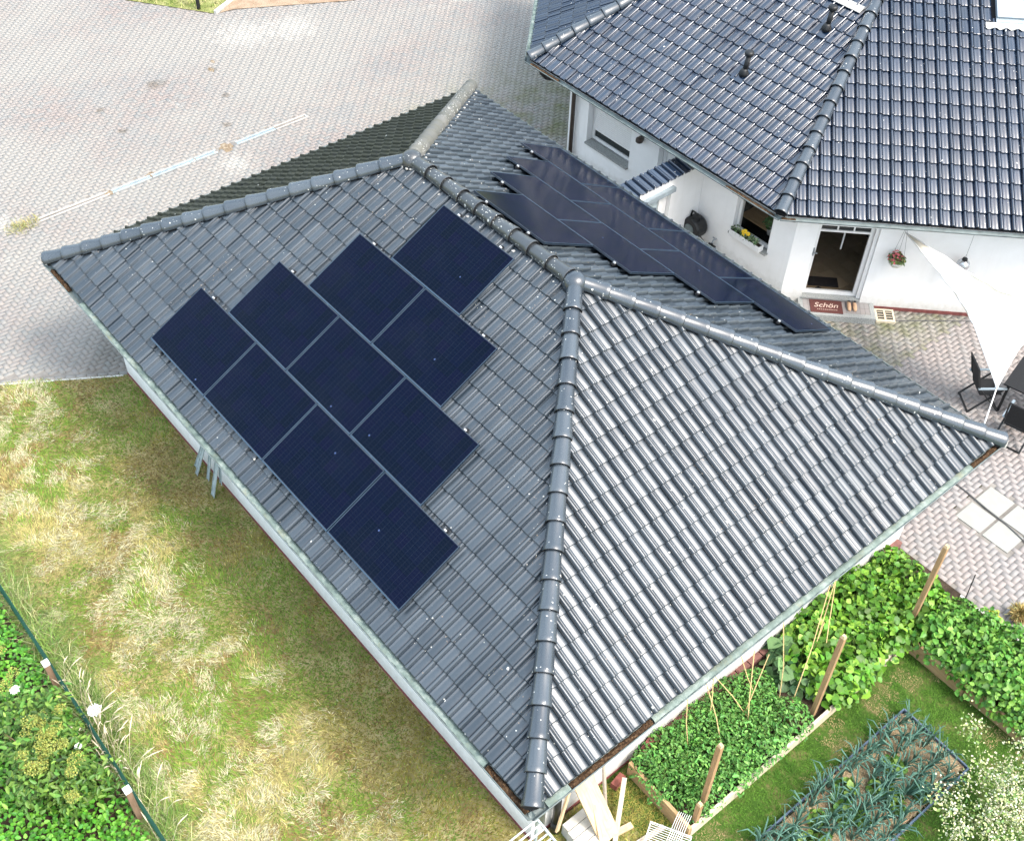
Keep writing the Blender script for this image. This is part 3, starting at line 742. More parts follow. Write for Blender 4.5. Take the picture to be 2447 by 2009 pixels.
# red coping bricks at the foot of the hip-end wall
for k in range(22):
    mb = MB(); y0_ = 2.9 + k * .28
    mb.box((wx1 + .05, y0_ + .135, .11), (.11, .262, .20)); obj('plinth_brick', mb, 'plinth_brick', garage)

# ------------------------------------------------------------------ solar panels
def tube_frame(mb, w_, h_, t_=.012, d_=.035):
    mb.mm(0, w_, 0, t_, -d_, 0).mm(0, w_, h_ - t_, h_, -d_, 0).mm(0, t_, t_, h_ - t_, -d_, 0).mm(w_ - t_, w_, t_, h_ - t_, -d_, 0)
PV = {}
mb = MB(); tube_frame(mb, PWs, PHs); PV['frame'] = mesh_of('frame', mb, 'alu_dark')
mb = MB(); mb.mm(.012, PWs - .012, .012, PHs - .012, -.012, -.003); PV['glass'] = mesh_of('cell_sheet', mb, 'pv_cells')
mb = MB(); mb.mm(0, .006, .004, PHs - .004, -.03, .0015); PV['edge'] = mesh_of('edge_strip', mb, 'panel_edge')
mb = MB(); mb.mm(0, PWs, -.012, .0, -.03, .0015).mm(0, PWs, 0, .006, .0005, .0016); PV['edge2'] = mesh_of('edge_strip', mb, 'panel_edge')
mb = MB(); mb.mm(.33, .37, -.06, PHs + .06, -.075, -.037); PV['rail'] = mesh_of('mounting_rail', mb, 'rail_dark')
mb = MB(); mb.mm(.33, .37, PHs + .006, PHs + .030, -.04, -.012); PV['clamp'] = mesh_of('clamp', mb, 'clamp_white')
def panel(M_, label, group, top=False):
    r_ = root('solar_panel', label, 'solar panel', M_.translation, group); r_.rotation_mode = 'QUATERNION'; r_.rotation_quaternion = M_.to_quaternion()
    for nm, k, dx in (('frame', 'frame', 0), ('cell_sheet', 'glass', 0), ('edge_strip', 'edge', 0), ('edge_strip', 'edge', PWs - .006), ('edge_strip', 'edge2', 0),  ('mounting_rail', 'rail', 0), ('mounting_rail', 'rail', PWs - .70)) + ((('clamp', 'clamp', .0), ('clamp', 'clamp', PWs - .70)) if top else ()):
        o = bpy.data.objects.new(nm, PV[k]); COL.objects.link(o); o.parent = r_; o.location = (dx, 0, 0)
ORD = ['first', 'second', 'third', 'fourth']; ROWF = ['eave row of four', 'second row of three', 'third row of two']
for r in range(4):
    for c in range(fn[r]):
        M_ = MF @ Matrix.Translation((fu + fo[r] + c * PWp, fs + r * PHp, .135 + random.gauss(0, .001)))
        if r == 3: lb = 'single navy solar panel topmost on the lawn-side roof slope'
        else: lb = 'navy solar panel, %s from upper left in the lawn-side %s' % (ORD[c], ROWF[r])
        panel(M_, lb, 'solar panels on the lawn-side roof slope', True)
ROWB = ['row of four', 'row of three', 'row of two']
for r in range(4):
    for c in range(fn[r]):
        # local x runs from R towards B: panel's right edge in u is its left edge in x
        M_ = MBk @ Matrix.Translation((L - (bu + bo[r] + c * PWp) - PWs, bs + r * PHp, .135 + random.gauss(0, .001)))
        if r == 3: lb = 'single dark solar panel nearest the ridge on the house-side roof slope'
        else: lb = 'dark solar panel, %s from the mossy hip in the house-side %s' % (ORD[c], ROWB[r])
        panel(M_, lb, 'solar panels on the house-side roof slope', True)

# ------------------------------------------------------------------ house
house = root('house', 'white house with blue-black tiled roof and angled corner walls', 'house', (4, 16, 0))
def wall_run(parent, o, d, out, length, z0, z1, holes, mat, th=.30, name='wall'):
    """wall as boxes around rectangular holes (s0, s1, h0, h1)"""
    o = Vector(o); d = Vector(d); inn = -Vector(out); M_ = Matrix(((d.x, inn.x, 0, o.x), (d.y, inn.y, 0, o.y), (0, 0, 1, 0), (0, 0, 0, 1)))
    mb = MB(); xs = sorted({0, length} | {h[0] for h in holes} | {h[1] for h in holes})
    for a, b in zip(xs, xs[1:]):
        hs = sorted([(h[2], h[3]) for h in holes if h[0] <= a + 1e-6 and h[1] >= b - 1e-6]); z = z0
        for h0, h1 in hs:
            if h0 > z: mb.mm(a, b, 0, th, z, h0, M_)
            z = h1
        if z < z1: mb.mm(a, b, 0, th, z, z1, M_)
    ob = obj(name, mb, mat, parent); return ob, M_
WALLL = 6.87
wl, ML = wall_run(house, (.3, 12.5, 0), (1, 0, 0), (0, -1, 0), WALLL, 0, 2.55, [(.65, 2.08, .80, 2.06), (2.95, 3.72, .02, 2.0), (5.30, 6.30, .92, 2.06)], 'white_render')
wr, MRw = wall_run(house, (7.17, 12.5, 0), D45, N45, 8.5, 0, 2.55, [(.44, 1.68, .20, 2.07)], 'white_render')
wc, MC = wall_run(house, tuple(Vector((.3, 12.5, 0)) - N45 * 7), N45, (-D45), 7.0, 0, 2.55, [], 'white_render')
mb = MB(); e1 = Vector((7.17, 12.5, 0)) + D45 * 8.5; e2 = Vector((.3, 12.5, 0)) - N45 * 7
mb.beam((e1.x, e1.y, 1.28), (e2.x, e2.y + .0, 1.28), .2, 2.5); obj('wall', mb, 'white_render', house)
mb = MB(); mb.mm(1.85, 8.5, -.012, 0, 0, .085, MRw); obj('plinth', mb, 'plinth_red', house)
# interior: floor tiles laid on the diagonal, ceiling, dim back walls
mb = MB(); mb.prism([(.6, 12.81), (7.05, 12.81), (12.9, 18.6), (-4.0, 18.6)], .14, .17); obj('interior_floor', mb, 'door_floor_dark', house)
mb = MB(); mb.prism([(.4, 12.6), (7.1, 12.6), (13.1, 18.4), (-4.4, 17.4)], 2.555, 2.60); obj('ceiling', mb, 'white_render', house)
for i in range(-1, 10):
    for j in range(0, 9):
        Mt = MRw @ Matrix.Translation((1.05, .2, 0)) @ Matrix.Rotation(rad(38), 4, 'Z') ; q = Mt @ Vector((i * .31 - .8, j * .31 - .8, 0)); l_ = MRw.inverted() @ q
        if not (-.2 < l_.x < 2.2 and .32 < l_.y < 2.7): continue
        mb = MB(); mb.mm(-.151, .151, -.151, .151, .171, .180 + random.uniform(0, .002), Mt @ Matrix.Translation((i * .31 - .8, j * .31 - .8, 0))); obj('floor_tile', mb, 'floor_tile', house)
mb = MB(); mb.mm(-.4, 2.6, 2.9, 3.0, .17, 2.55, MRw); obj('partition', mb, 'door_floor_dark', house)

def window_frame(mb, M_, s0, s1, h0, h1, y0, wd=.055, dp=.06):
    mb.mm(s0, s1, y0, y0 + dp, h0, h0 + wd, M_).mm(s0, s1, y0, y0 + dp, h1 - wd, h1, M_).mm(s0, s0 + wd, y0, y0 + dp, h0 + wd, h1 - wd, M_).mm(s1 - wd, s1, y0, y0 + dp, h0 + wd, h1 - wd, M_)
# window with roller shutter
mb = MB(); window_frame(mb, ML, .66, 2.07, .87, 2.05, .17, .075); f1 = obj('window', mb, 'white_paint', house)
mb = MB(); mb.mm(.735, 1.995, .20, .208, .945, 1.975, ML); obj('pane', mb, 'glass_dark', f1)
for k in range(17):
    mb = MB(); z_ = 1.205 + k * .05; mb.mm(.745, 1.985, .140 + .004, .168, z_ + .003, z_ + .047, ML); obj('shutter_slat', mb, 'white_paint', f1)
mb = MB(); mb.mm(.745, 1.985, .138, .169, 1.155, 1.2, ML); obj('shutter_slat', mb, 'white_paint', f1)
mb = MB(); mb.mm(.655, 2.075, -.07, .165, .805, .845, ML); obj('window_sill', mb, 'granite', f1)
# side door behind the gate wall
mb = MB(); window_frame(mb, ML, 2.96, 3.71, .03, 1.99, .16, .09); f2 = obj('side_door', mb, 'white_paint', house)
mb = MB(); mb.mm(3.05, 3.62, .19, .21, .12, 1.9, ML); obj('door_leaf', mb, 'white_paint', f2)
# corner window
mb = MB(); window_frame(mb, ML, 5.31, 6.29, .98, 2.05, .10, .07); f3 = obj('window', mb, 'white_paint', house)
mb = MB(); mb.mm(5.38, 6.22, .125, .130, 1.05, 1.98, ML); obj('pane', mb, 'glass_clear', f3)
mb = MB(); mb.mm(5.27, 6.33, -.09, .098, .93, .97, ML); obj('window_sill', mb, 'granite', f3)
mb = MB(); mb.mm(5.1, 6.5, .5, 1.9, 1.02, 1.06, ML); obj('inner_table', mb, 'plank_tan', house)
# glazed door
mb = MB(); window_frame(mb, MRw, .45, 1.60, .21, 2.06, .12, .075, .07); mb.mm(.525, 1.525, .12, .19, 1.83, 1.875, MRw).mm(.845, .875, .125, .185, 1.875, 1.985, MRw).mm(1.175, 1.205, .125, .185, 1.875, 1.985, MRw)
dr = obj('glass_door', mb, 'white_paint', house)
mb = MB(); mb.mm(.525, 1.525, .150, .155, .285, 1.83, MRw); obj('pane', mb, 'glass_clear', dr)
for a, b in ((.525, .845), (.875, 1.175), (1.205, 1.525)):
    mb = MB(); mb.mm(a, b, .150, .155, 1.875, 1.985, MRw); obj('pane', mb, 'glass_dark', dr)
mb = MB(); mb.mm(.47, .50, .075, .118, 1.22, 1.40, MRw).mm(.47, .56, .06, .08, 1.29, 1.312, MRw); obj('door_handle', mb, 'zinc', dr)
mb = MB(); mb.mm(1.602, 1.677, .05, .10, .21, 2.06, MRw).mm(1.602, 1.677, .12, .19, .21, 2.06, MRw); obj('shutter_rail', mb, 'white_paint', dr)
mb = MB(); mb.mm(.44, 1.68, -.03, .12, .175, .205, MRw); obj('door_sill', mb, 'granite', dr)
mb = MB(); mb.mm(1.08, 1.11, .4, .43, 1.2, 1.9, MRw); obj('window_handle', mb, 'white_paint', dr)
# roofs
slH = (HAP.y - 11.75) / math.cos(rad(26.5))
MHL = frame_matrix(H0, (1, 0, 0), (0, 1, HT)); MHR = frame_matrix(H1, D45, -N45 + Vector((0, 0, HT))); MHC = frame_matrix(HC, N45, D45 + Vector((0, 0, HT)))
tiles = []; cuts = []; polyH = [(0, 0), (HL, 0), (HL / 2, slH)]
for M_ in (MHL, MHR, MHC):
    pl = polyH
    t_, c_ = roof_face(M_, pl, .232, 'house_tile', None, x_off=.05, viewtest=True); tiles += t_; cuts.append(c_)
# leave out the tiles under the roof window
SKY = (4.30, 5.10, 4.80, 5.95)
def not_sky(q):
    l_ = MHR.inverted() @ (q[0] @ Vector((.116, .17, 0))); return not (SKY[0] - .02 < l_.x < SKY[1] + .1 and SKY[2] - .12 < l_.y < SKY[3])
tiles = [q for q in tiles if not_sky(q)]
place_tiles(house, tiles, cuts)
mb = MB(); dz = Vector((0, 0, -.035)); mb.add([tuple(q + dz) for q in (HC, H0, H1, H2, HAP)], [(0, 1, 4), (1, 2, 4), (2, 3, 4), (3, 0, 4)])
obj('roof_underlay', mb, 'underlay', house)
hip_run(house, H0, HAP, 'ridge_glazed', start=.0, end=.1, exp=.385); hip_run(house, H1, HAP, 'ridge_glazed', start=-.02, end=.1, exp=.385)
hip_run(house, H2, HAP, 'ridge_glazed', end=.1); hip_run(house, HC, HAP, 'ridge_glazed', end=.1)
gutter(house, H0 + Vector((-.03, -.06, -.045)), H1 + Vector((.03, -.06, -.045)), (0, -1, 0), [(.15, 1.1, 'litter'), (6.2, 7.5, 'litter')])
gutter(house, H1 + N45 * .06 + Vector((0, 0, -.045)), H2 + N45 * .06 + Vector((0, 0, -.045)), N45, [(.03, .3, 'litter')])
gutter(house, HC - D45 * .06 + Vector((0, 0, -.045)), H0 - D45 * .06 + Vector((0, 0, -.045)), -D45, [(3.0, 7.2, 'guard')])
mb = MB(); mb.mm(.3, 7.1, 11.86, 12.499, 2.53, 2.55); mb.prism([(7.1, 11.86), (7.3, 11.86), (13.1, 17.6), (12.6, 17.9), (7.18, 12.49)], 2.53, 2.549); mb.prism([(.3, 11.86), (-.25, 11.86), (-5.4, 17.0), (-4.7, 17.4), (.3, 12.49)], 2.53, 2.548); obj('soffit', mb, 'white_paint', house)
mb = MB(); mb.beam(H0 + Vector((.05, .04, -.1)), H1 + Vector((-.02, .04, -.1)), .02, .16); mb.beam(H1 - N45 * .04 + Vector((0, 0, -.1)), H2 - N45 * .04 + Vector((0, 0, -.1)), .02, .16); mb.beam(HC + D45 * .04 + Vector((0, 0, -.1)), H0 + D45 * .04 + Vector((0, 0, -.1)), .02, .16); obj('fascia', mb, 'white_paint', house)
mb = MB(); mb.tube([(.52, 11.78, 2.55), (.52, 12.0, 2.40), (.52, 12.38, 2.2), (.52, 12.41, 2.1), (.52, 12.41, .05)], .05, 10); obj('downpipe', mb, 'lamp_brown', house, smooth=True)
q = H0 - D45 * .05 + Vector((.15, -.05, -.1)); mb = MB(); mb.tube([(-.30, 12.05, 2.55), (-.27, 12.08, 2.2), (-.2, 12.15, 2.1), (.22, 12.62, 2.02)], .055, 10); obj('downpipe', mb, 'black_plastic', house, smooth=True)
def roof_vent(u_, yy, mat='black_plastic'):
    b = MHL @ Vector((u_, yy, .03)); mb = MB()
    mb.mm(u_ - .20, u_ + .13, yy - .26, yy + .10, .035, .052, MHL); v_ = obj('roof_vent', mb, 'house_tile', house)
    mb = MB(); mb.lathe([(.10, -.02), (.105, .04), (.075, .10), (.06, .13)], 14, Matrix.Translation(b + Vector((0, -.05, .0)))); obj('vent_foot', mb, mat, v_, smooth=True)
    mb = MB(); mb.tube([b + Vector((0, -.03, .05)), b + Vector((0, .02, .42))], .055, 14); obj('vent_pipe', mb, mat, v_, smooth=True)
    mb = MB(); mb.lathe([(.075, .40), (.095, .42), (.10, .47), (.085, .50), (.03, .51)], 14, Matrix.Translation(b + Vector((0, .02, 0)))); obj('vent_cap', mb, mat, v_, smooth=True)
roof_vent(4.27 + .33, 2.0 / math.cos(rad(26.5)) * .995); roof_vent(4.96 + .33, 3.58 / math.cos(rad(26.5)))
mb = MB(); mb.mm(4.62, 5.6, 4.62, 4.80, .045, .065, MHL); obj('roof_patch', mb, 'mortar_white', house)
# roof window
mb = MB(); window_frame(mb, MHR @ Matrix(((1, 0, 0, 0), (0, 0, 1, 0), (0, 1, 0, 0), (0, 0, 0, 1))), SKY[0], SKY[1] + .4, SKY[2], SKY[3], .02, .085, .10)
sk = obj('skylight', mb, 'skylight_white', house)
mb = MB(); mb.mm(SKY[0] + .085, SKY[1] + .315, SKY[2] + .085, SKY[3] - .085, .055, .065, MHR); obj('pane', mb, 'skylight_white', sk)
mb = MB(); mb.mm(SKY[0] - .01, SKY[1] + .41, SKY[2] - .10, SKY[2] - .002, .045, .075, MHR); obj('flashing', mb, 'steel_edge', sk)
mb = MB(); V = []; n_ = 48
for i in range(n_ + 1):
    xx = SKY[0] - .22 + (SKY[1] + .62 - SKY[0]) * i / n_; zz = .048 + .018 * math.cos(2 * math.pi * (xx - .05 - .04) / .232)
    V += [(xx, SKY[2] - .10, .062), (xx, SKY[2] - .235 + .012 * math.cos(2 * math.pi * (xx - .09) / .232), zz)]
mb.add(V, [(2 * i, 2 * i + 1, 2 * i + 3, 2 * i + 2) for i in range(n_)], MHR); obj('apron', mb, 'lead_apron', sk)

# gate wall between garage and house, with its own tile capping
gate = root('gate_wall', 'white wall with narrow tile capping joining the garage and the house', 'wall', (4.45, 11, 0))
mb = MB(); mb.mm(4.30, 4.60, 9.12, 10.62, 0, 2.24).mm(4.30, 4.60, 11.52, 12.499, 0, 2.24).mm(4.30, 4.60, 10.62, 11.52, 1.92, 2.24); obj('wall', mb, 'white_render', gate)
mb = MB(); mb.mm(4.575, 4.70, 10.55, 11.54, 1.88, 1.99); obj('lintel', mb, 'steel_edge', gate)
mb = MB(); mb.mm(4.42, 4.50, 10.63, 10.72, .02, 1.9).mm(4.42, 4.50, 11.28, 11.51, .02, 1.9).mm(4.42, 4.50, 10.72, 11.28, 1.80, 1.9).mm(4.42, 4.50, 10.72, 11.28, .02, .2); gd = obj('gate_door', mb, 'white_paint', gate)
mb = MB(); mb.mm(4.45, 4.46, 10.72, 11.28, .2, 1.80); obj('pane', mb, 'galvanized', gd)
MG = frame_matrix((4.74, 9.75, 2.27), (0, 1, 0), (-.42, 0, .10))
TILE_ME[('cap',)] = None
V_, F_ = tile_arrays(.21, .47); capm = fast('cap_tile', V_, F_, 'house_tile', smooth=True)
for i in range(11):
    o = bpy.data.objects.new('cap_tile', capm); COL.objects.link(o); o.parent = gate; o.matrix_local = Matrix.Translation(-WL[gate]) @ MG @ Matrix.Translation((i * .21, 0, random.gauss(0, .002)))
mb = MB(); mb.mm(4.24, 4.66, 9.75, 12.05, 2.24, 2.275); obj('cap_board', mb, 'underlay', gate)

# ------------------------------------------------------------------ things at the house wall
mb = MB(); r_ = root('wall_lamp', 'small brown lamp mounted under the eaves beside the shuttered window', 'lamp', (2.72, 12.4, 1.75))
mb.box((2.72, 12.46, 1.80), (.09, .07, .11)); obj('bracket', mb, 'lamp_brown', r_)
mb = MB(); mb.lathe([(.05, 0), (.085, .03), (.085, .10), (.05, .13)], 12, Matrix.Translation((2.76, 12.36, 1.76))); obj('lamp_head', mb, 'lamp_brown', r_, smooth=True)
# hose reel
r_ = root('hose_reel', 'black wall mounted hose reel box on the white house wall', 'hose reel', (4.75, 12.3, .5))
MH = Matrix.Translation((4.76, 12.27, .68)) @ Matrix.Rotation(rad(90), 4, 'X')
mb = MB(); mb.lathe([(.10, -.17), (.235, -.165), (.26, -.12), (.26, .12), (.235, .165), (.10, .17)], 18, MH); obj('drum_case', mb, 'black_plastic', r_)
mb = MB(); mb.lathe([(.02, .171), (.13, .171), (.13, .186), (.05, .195)], 16, MH); obj('hub', mb, 'gutter_grey', r_)
mb = MB(); mb.tube([(4.62, 12.27, .90), (4.64, 12.27, 1.03), (4.86, 12.27, 1.03), (4.88, 12.27, .90)], .022, 8); obj('handle', mb, 'black_plastic', r_, smooth=True)
mb = MB(); mb.box((4.46, 12.40, .88), (.10, .19, .26)); obj('wall_bracket', mb, 'black_plastic', r_)
mb = MB(); mb.tube([(4.93, 12.3, .5), (5.05, 12.36, .38), (5.15, 12.4, .30), (5.2, 12.42, .42)], .014, 7); obj('hose', mb, 'cable_grey', r_, smooth=True)
r_ = root('garden_tap', 'outdoor tap with black couplings below the hose reel', 'tap', (5.24, 12.42, .4))
mb = MB(); mb.tube([(5.24, 12.5, .52), (5.24, 12.40, .52), (5.24, 12.37, .46)], .018, 8); mb.box((5.24, 12.42, .575), (.08, .02, .02)); obj('spout', mb, 'zinc', r_)
mb = MB(); mb.tube([(5.15, 12.38, .40), (5.34, 12.38, .40)], .026, 8).tube([(5.24, 12.37, .47), (5.24, 12.37, .33)], .026, 8); obj('coupling', mb, 'black_plastic', r_)
mb = MB(); mb.tube([(5.30, 12.38, .38), (5.36, 12.36, .2), (5.42, 12.34, .05)], .012, 6); obj('hose', mb, 'cable_grey', r_)

# ---- leaf tools
def leaves(P, Nrm, size, col, aspect=.62, cval=.25, droop=.2):
    """leaf-shaped folded quads; P (n,3) stalk points, Nrm (n,3) facing, returns V, F, col"""
    n = len(P); up = Nrm / (np.linalg.norm(Nrm, axis=1, keepdims=True) + 1e-9)
    t_ = rng.normal(size=(n, 3)); t_ -= up * (t_ * up).sum(1, keepdims=True); t_ /= np.linalg.norm(t_, axis=1, keepdims=True) + 1e-9
    t_ = t_ - up * droop; t_ /= np.linalg.norm(t_, axis=1, keepdims=True); b_ = np.cross(up, t_)
    sz = (size if np.ndim(size) else np.full(n, size))[:, None]
    S = [(0, 0, 0), (.30, .46, .12), (.70, .36, .10), (1, 0, -.06), (.70, -.36, .10), (.30, -.46, .12)]
    V = np.stack([P + sz * (a * t_ + b * aspect * 2 * .5 * b_ * 1.3 + c * up) for a, b, c in S], 1)
    F = (np.arange(n)[:, None, None] * 6 + np.array([(0, 3, 2, 1), (0, 5, 4, 3)])[None]).reshape(-1, 4)
    C = np.repeat(col[:, None, :], 6, 1).reshape(-1, 3); return V.reshape(-1, 3), F, C
def shade_cols(n, base, var=.25, tip=None, ptip=0.0):
    c = np.array(base)[None] * (1 + rng.normal(0, var, (n, 1))); c[:, 0] *= 1 + rng.normal(0, .12, n)
    if tip is not None: k = rng.random(n) < ptip; c[k] = np.array(tip) * (1 + rng.normal(0, .15, (k.sum(), 1)))
    return np.clip(c, .004, .9)
def dome_pts(n, rx, ry, h, low=.0):
    a_ = rng.random(n) * 2 * np.pi; r_ = np.sqrt(rng.random(n)); z_ = h * np.sqrt(np.clip(1 - r_ ** 2 * .9, 0, 1)) * (low + (1 - low) * rng.random(n) ** .45)
    P = np.stack([rx * r_ * np.cos(a_), ry * r_ * np.sin(a_), z_], -1); N = np.stack([np.cos(a_) * r_ * .7, np.sin(a_) * r_ * .7, np.full(n, .75)], -1) + rng.normal(0, .38, (n, 3)); return P, N
def plant_proto(n, rx, ry, h, size, base, tip=None, ptip=0, aspect=.62, low=.15, stems=7, sv=.3):
    P, N = dome_pts(n, rx, ry, h, low); V, F, C = leaves(P, N, size * (1 + rng.normal(0, sv, n)).clip(.4, 1.9), shade_cols(n, base, .22, tip, ptip), aspect)
    fm = fast('foliage', V, F, 'leaf', C)
    mb = MB()
    for k in range(stems):
        a_ = random.uniform(0, 6.28); q = random.uniform(.2, .7); mb.tube([(0, 0, 0), (rx * q * .5 * math.cos(a_), ry * q * .5 * math.sin(a_), h * .5), (rx * q * math.cos(a_), ry * q * math.sin(a_), h * .85)], [.008, .006, .003], 5, False)
    return fm, mesh_of('stem', mb, 'stem_green')
def plant(proto, name, loc, label, cat, group, sc=1.0, rz=None):
    r_ = root(name, label, cat, loc, group); r_.rotation_euler = (random.gauss(0, .06), random.gauss(0, .06), random.uniform(0, 6.28) if rz is None else rz); r_.scale = (sc, sc, sc * random.uniform(.9, 1.12))
    for nm, me in zip(('foliage', 'stem'), proto):
        o = bpy.data.objects.new(nm, me); COL.objects.link(o); o.parent = r_
    return r_

# flower box on the corner window
r_ = root('flower_box', 'white ribbed flower box with yellow pansies on the window sill', 'flower box', (6.1, 12.42, .97))
mb = MB(); x0, x1 = 5.66, 6.50
for a, b, c, d_ in ((x0, x1, 12.33, 12.345), (x0, x1, 12.475, 12.49), (x0, x0 + .015, 12.345, 12.475), (x1 - .015, x1, 12.345, 12.475)): mb.mm(a, b, c, d_, .975, 1.115)
for k in range(26): mb.mm(x0 + .012 + k * .032, x0 + .028 + k * .032, 12.322, 12.3299, .98, 1.105)
obj('box', mb, 'white_paint', r_); mb = MB(); mb.mm(x0 + .016, x1 - .016, 12.346, 12.474, .98, 1.09); obj('soil', mb, 'bed_soil', r_)
P = np.stack([rng.uniform(x0 + .03, x1 - .12, 260), rng.uniform(12.34, 12.48, 260), 1.09 + rng.random(260) * .11], -1); V, F, C = leaves(P, rng.normal(0, .5, (260, 3)) + (0, -.3, 1), np.full(260, .05), shade_cols(260, (.10, .17, .07), .35, (.35, .42, .25), .25)); link('foliage', fast('foliage', V, F, 'leaf', C), r_)
for k, (xx, zz) in enumerate(((5.99, 1.22), (6.04, 1.25), (6.08, 1.19), (6.01, 1.17), (6.13, 1.23))):
    mb = MB()
    for a_ in range(5):
        q = a_ * 1.2566 + k; mb.lathe([(.001, 0), (.028, .002), (.024, .009), (.001, .012)], 8, Matrix.Translation((xx + .02 * math.cos(q), 12.38 + .01 * k % .03, zz + .02 * math.sin(q))) @ Matrix.Rotation(rad(55), 4, 'X'))
    mb.lathe([(.001, .008), (.010, .010), (.001, .017)], 6, Matrix.Translation((xx, 12.375, zz)) @ Matrix.Rotation(rad(55), 4, 'X'), mi=1); obj('blossom', mb, ['yellow_petal', 'lamp_brown'], r_)
# pot plant behind the window
r_ = root('pot_plant', 'green pot plant in a white pot behind the corner window', 'plant', (6.35, 13.05, 1.06))
mb = MB(); mb.lathe([(.07, 1.06), (.10, 1.22), (.105, 1.24), (.09, 1.24)], 14, Matrix.Translation((6.28, 12.95, 0))); obj('pot', mb, 'pot_white', r_, smooth=True)
P, N = dome_pts(130, .17, .17, .30, .2); V, F, C = leaves(P + (6.28, 12.95, 1.24), N, np.full(130, .09), shade_cols(130, (.05, .12, .03), .3)); link('foliage', fast('foliage', V, F, 'leaf', C), r_)
r_ = root('terracotta_pot', 'terracotta pot behind the corner window', 'pot', (6.55, 13.0, 1.06)); mb = MB(); mb.lathe([(.06, 1.06), (.09, 1.18), (.10, 1.2), (.08, 1.2)], 14, Matrix.Translation((6.55, 13.0, 0))); obj('pot', mb, 'terracotta', r_, smooth=True)
# hanging basket and lantern
def wallpt(s_, off, z_): q = MRw @ Vector((s_, -off, z_)); return q
b = wallpt(2.10, .22, 1.45); r_ = root('hanging_basket', 'white hanging basket with pink and green flowers beside the glass door', 'flower basket', b)
mb = MB(); mb.lathe([(.03, -.10), (.10, -.085), (.155, -.02), (.175, .05), (.165, .05), (.14, -.02), (.03, -.07)], 18, Matrix.Translation(b)); obj('basket', mb, 'basket_white', r_, smooth=True)
P, N = dome_pts(170, .17, .17, .17, .3); V, F, C = leaves(P + np.array(b) + (0, 0, .03), N, np.full(170, .065), shade_cols(170, (.10, .16, .04), .3, (.42, .10, .11), .28)); link('foliage', fast('foliage', V, F, 'leaf', C), r_)
mb = MB()
for k in range(14):
    a_ = random.uniform(0, 6.28); q = random.uniform(0, .13); mb.lathe([(.001, 0), (.026, .003), (.001, .014)], 7, Matrix.Translation(b + Vector((q * math.cos(a_) - .04, q * math.sin(a_) - .03, .17 + random.uniform(0, .05)))))
obj('blossom', mb, 'pink_petal', r_)
mb = MB(); tp = wallpt(2.08, .25, 2.45)
for a_ in (0, 2.1, 4.2): mb.tube([b + Vector((.16 * math.cos(a_), .16 * math.sin(a_), .05)), tp], .003, 4)
obj('hanger', mb, 'cable_grey', r_)
b = wallpt(3.42, .24, 1.52); r_ = root('lantern', 'round glass lantern hanging from the eaves over the patio', 'lantern', b); mb = MB()
mb.lathe([(.03, -.13), (.08, -.115), (.125, -.05), (.135, 0), (.12, .06), (.07, .11), (.05, .12)], 20, Matrix.Translation(b)); obj('globe', mb, 'mirror_ball', r_, smooth=True)
mb = MB(); mb.lathe([(.055, .115), (.06, .13), (.05, .16), (.01, .165)], 14, Matrix.Translation(b)); obj('cap', mb, 'black_plastic', r_)
mb = MB(); mb.tube([b + Vector((0, 0, .16)), wallpt(3.42, .24, 2.5)], .003, 4); mb.tube([b + Vector((-.05, 0, .13)), b + Vector((0, 0, .26)), b + Vector((.05, 0, .13))], .003, 4); obj('hanger', mb, 'cable_grey', r_)
# door step, mats, shoes, grate
step = root('door_step', 'low brick paved step with stone edging before the glass door', 'step', wallpt(1.1, .35, 0))
mb = MB(); mb.mm(.38, 1.98, -.52, -.40, 0, .15, MRw).mm(.38, .48, -.398, -.002, 0, .149, MRw).mm(1.88, 1.98, -.398, -.002, 0, .149, MRw); obj('stone_edge', mb, 'granite', step)
for k in range(14):
    for j in range(2):
        mb = MB(); mb.mm(.485 + k * .0995, .58 + k * .0995, -.395 + j * .197, -.203 + j * .197, 0, .146, MRw); obj('brick', mb, 'patio_brick', step)
r_ = root('door_mat', 'brown door mat with the lettering Schön on the step', 'mat', wallpt(.95, .2, .15)); mb = MB(); mb.mm(.62, 1.30, -.44, -.03, .151, .162, MRw); obj('mat', mb, 'mat_brown', r_)
fc = bpy.data.curves.new('lettering', 'FONT'); fc.body = 'Schön'; fc.size = .21; fc.align_x = 'CENTER'; fc.align_y = 'CENTER'; fc.extrude = .001; fc.shear = .3
fo_ = bpy.data.objects.new('lettering', fc); COL.objects.link(fo_); fo_.parent = r_; fo_.matrix_local = Matrix.Translation(-WL[r_]) @ MRw @ Matrix.Translation((.95, -.205, .164)); fc.materials.append(MATS['mat_letter'])
bpy.context.view_layer.update(); me_ = bpy.data.meshes.new_from_object(fo_.evaluated_get(bpy.context.evaluated_depsgraph_get())); ml_ = fo_.matrix_local.copy(); bpy.data.objects.remove(fo_)
fo_ = bpy.data.objects.new('lettering', me_); COL.objects.link(fo_); fo_.parent = r_; fo_.matrix_local = ml_
mb = MB()
for k in range(11): mb.mm(.76 + k * .04, .785 + k * .04, -.345, -.333, .162, .164, MRw)
obj('small_print', mb, 'mat_letter', r_)
mesh_thing('indoor_mat', MB().mm(.62, 1.28, .40, .72, .183, .193, MRw), 'black_fabric', 'dark mat on the tiled floor just inside the glass door', 'mat')
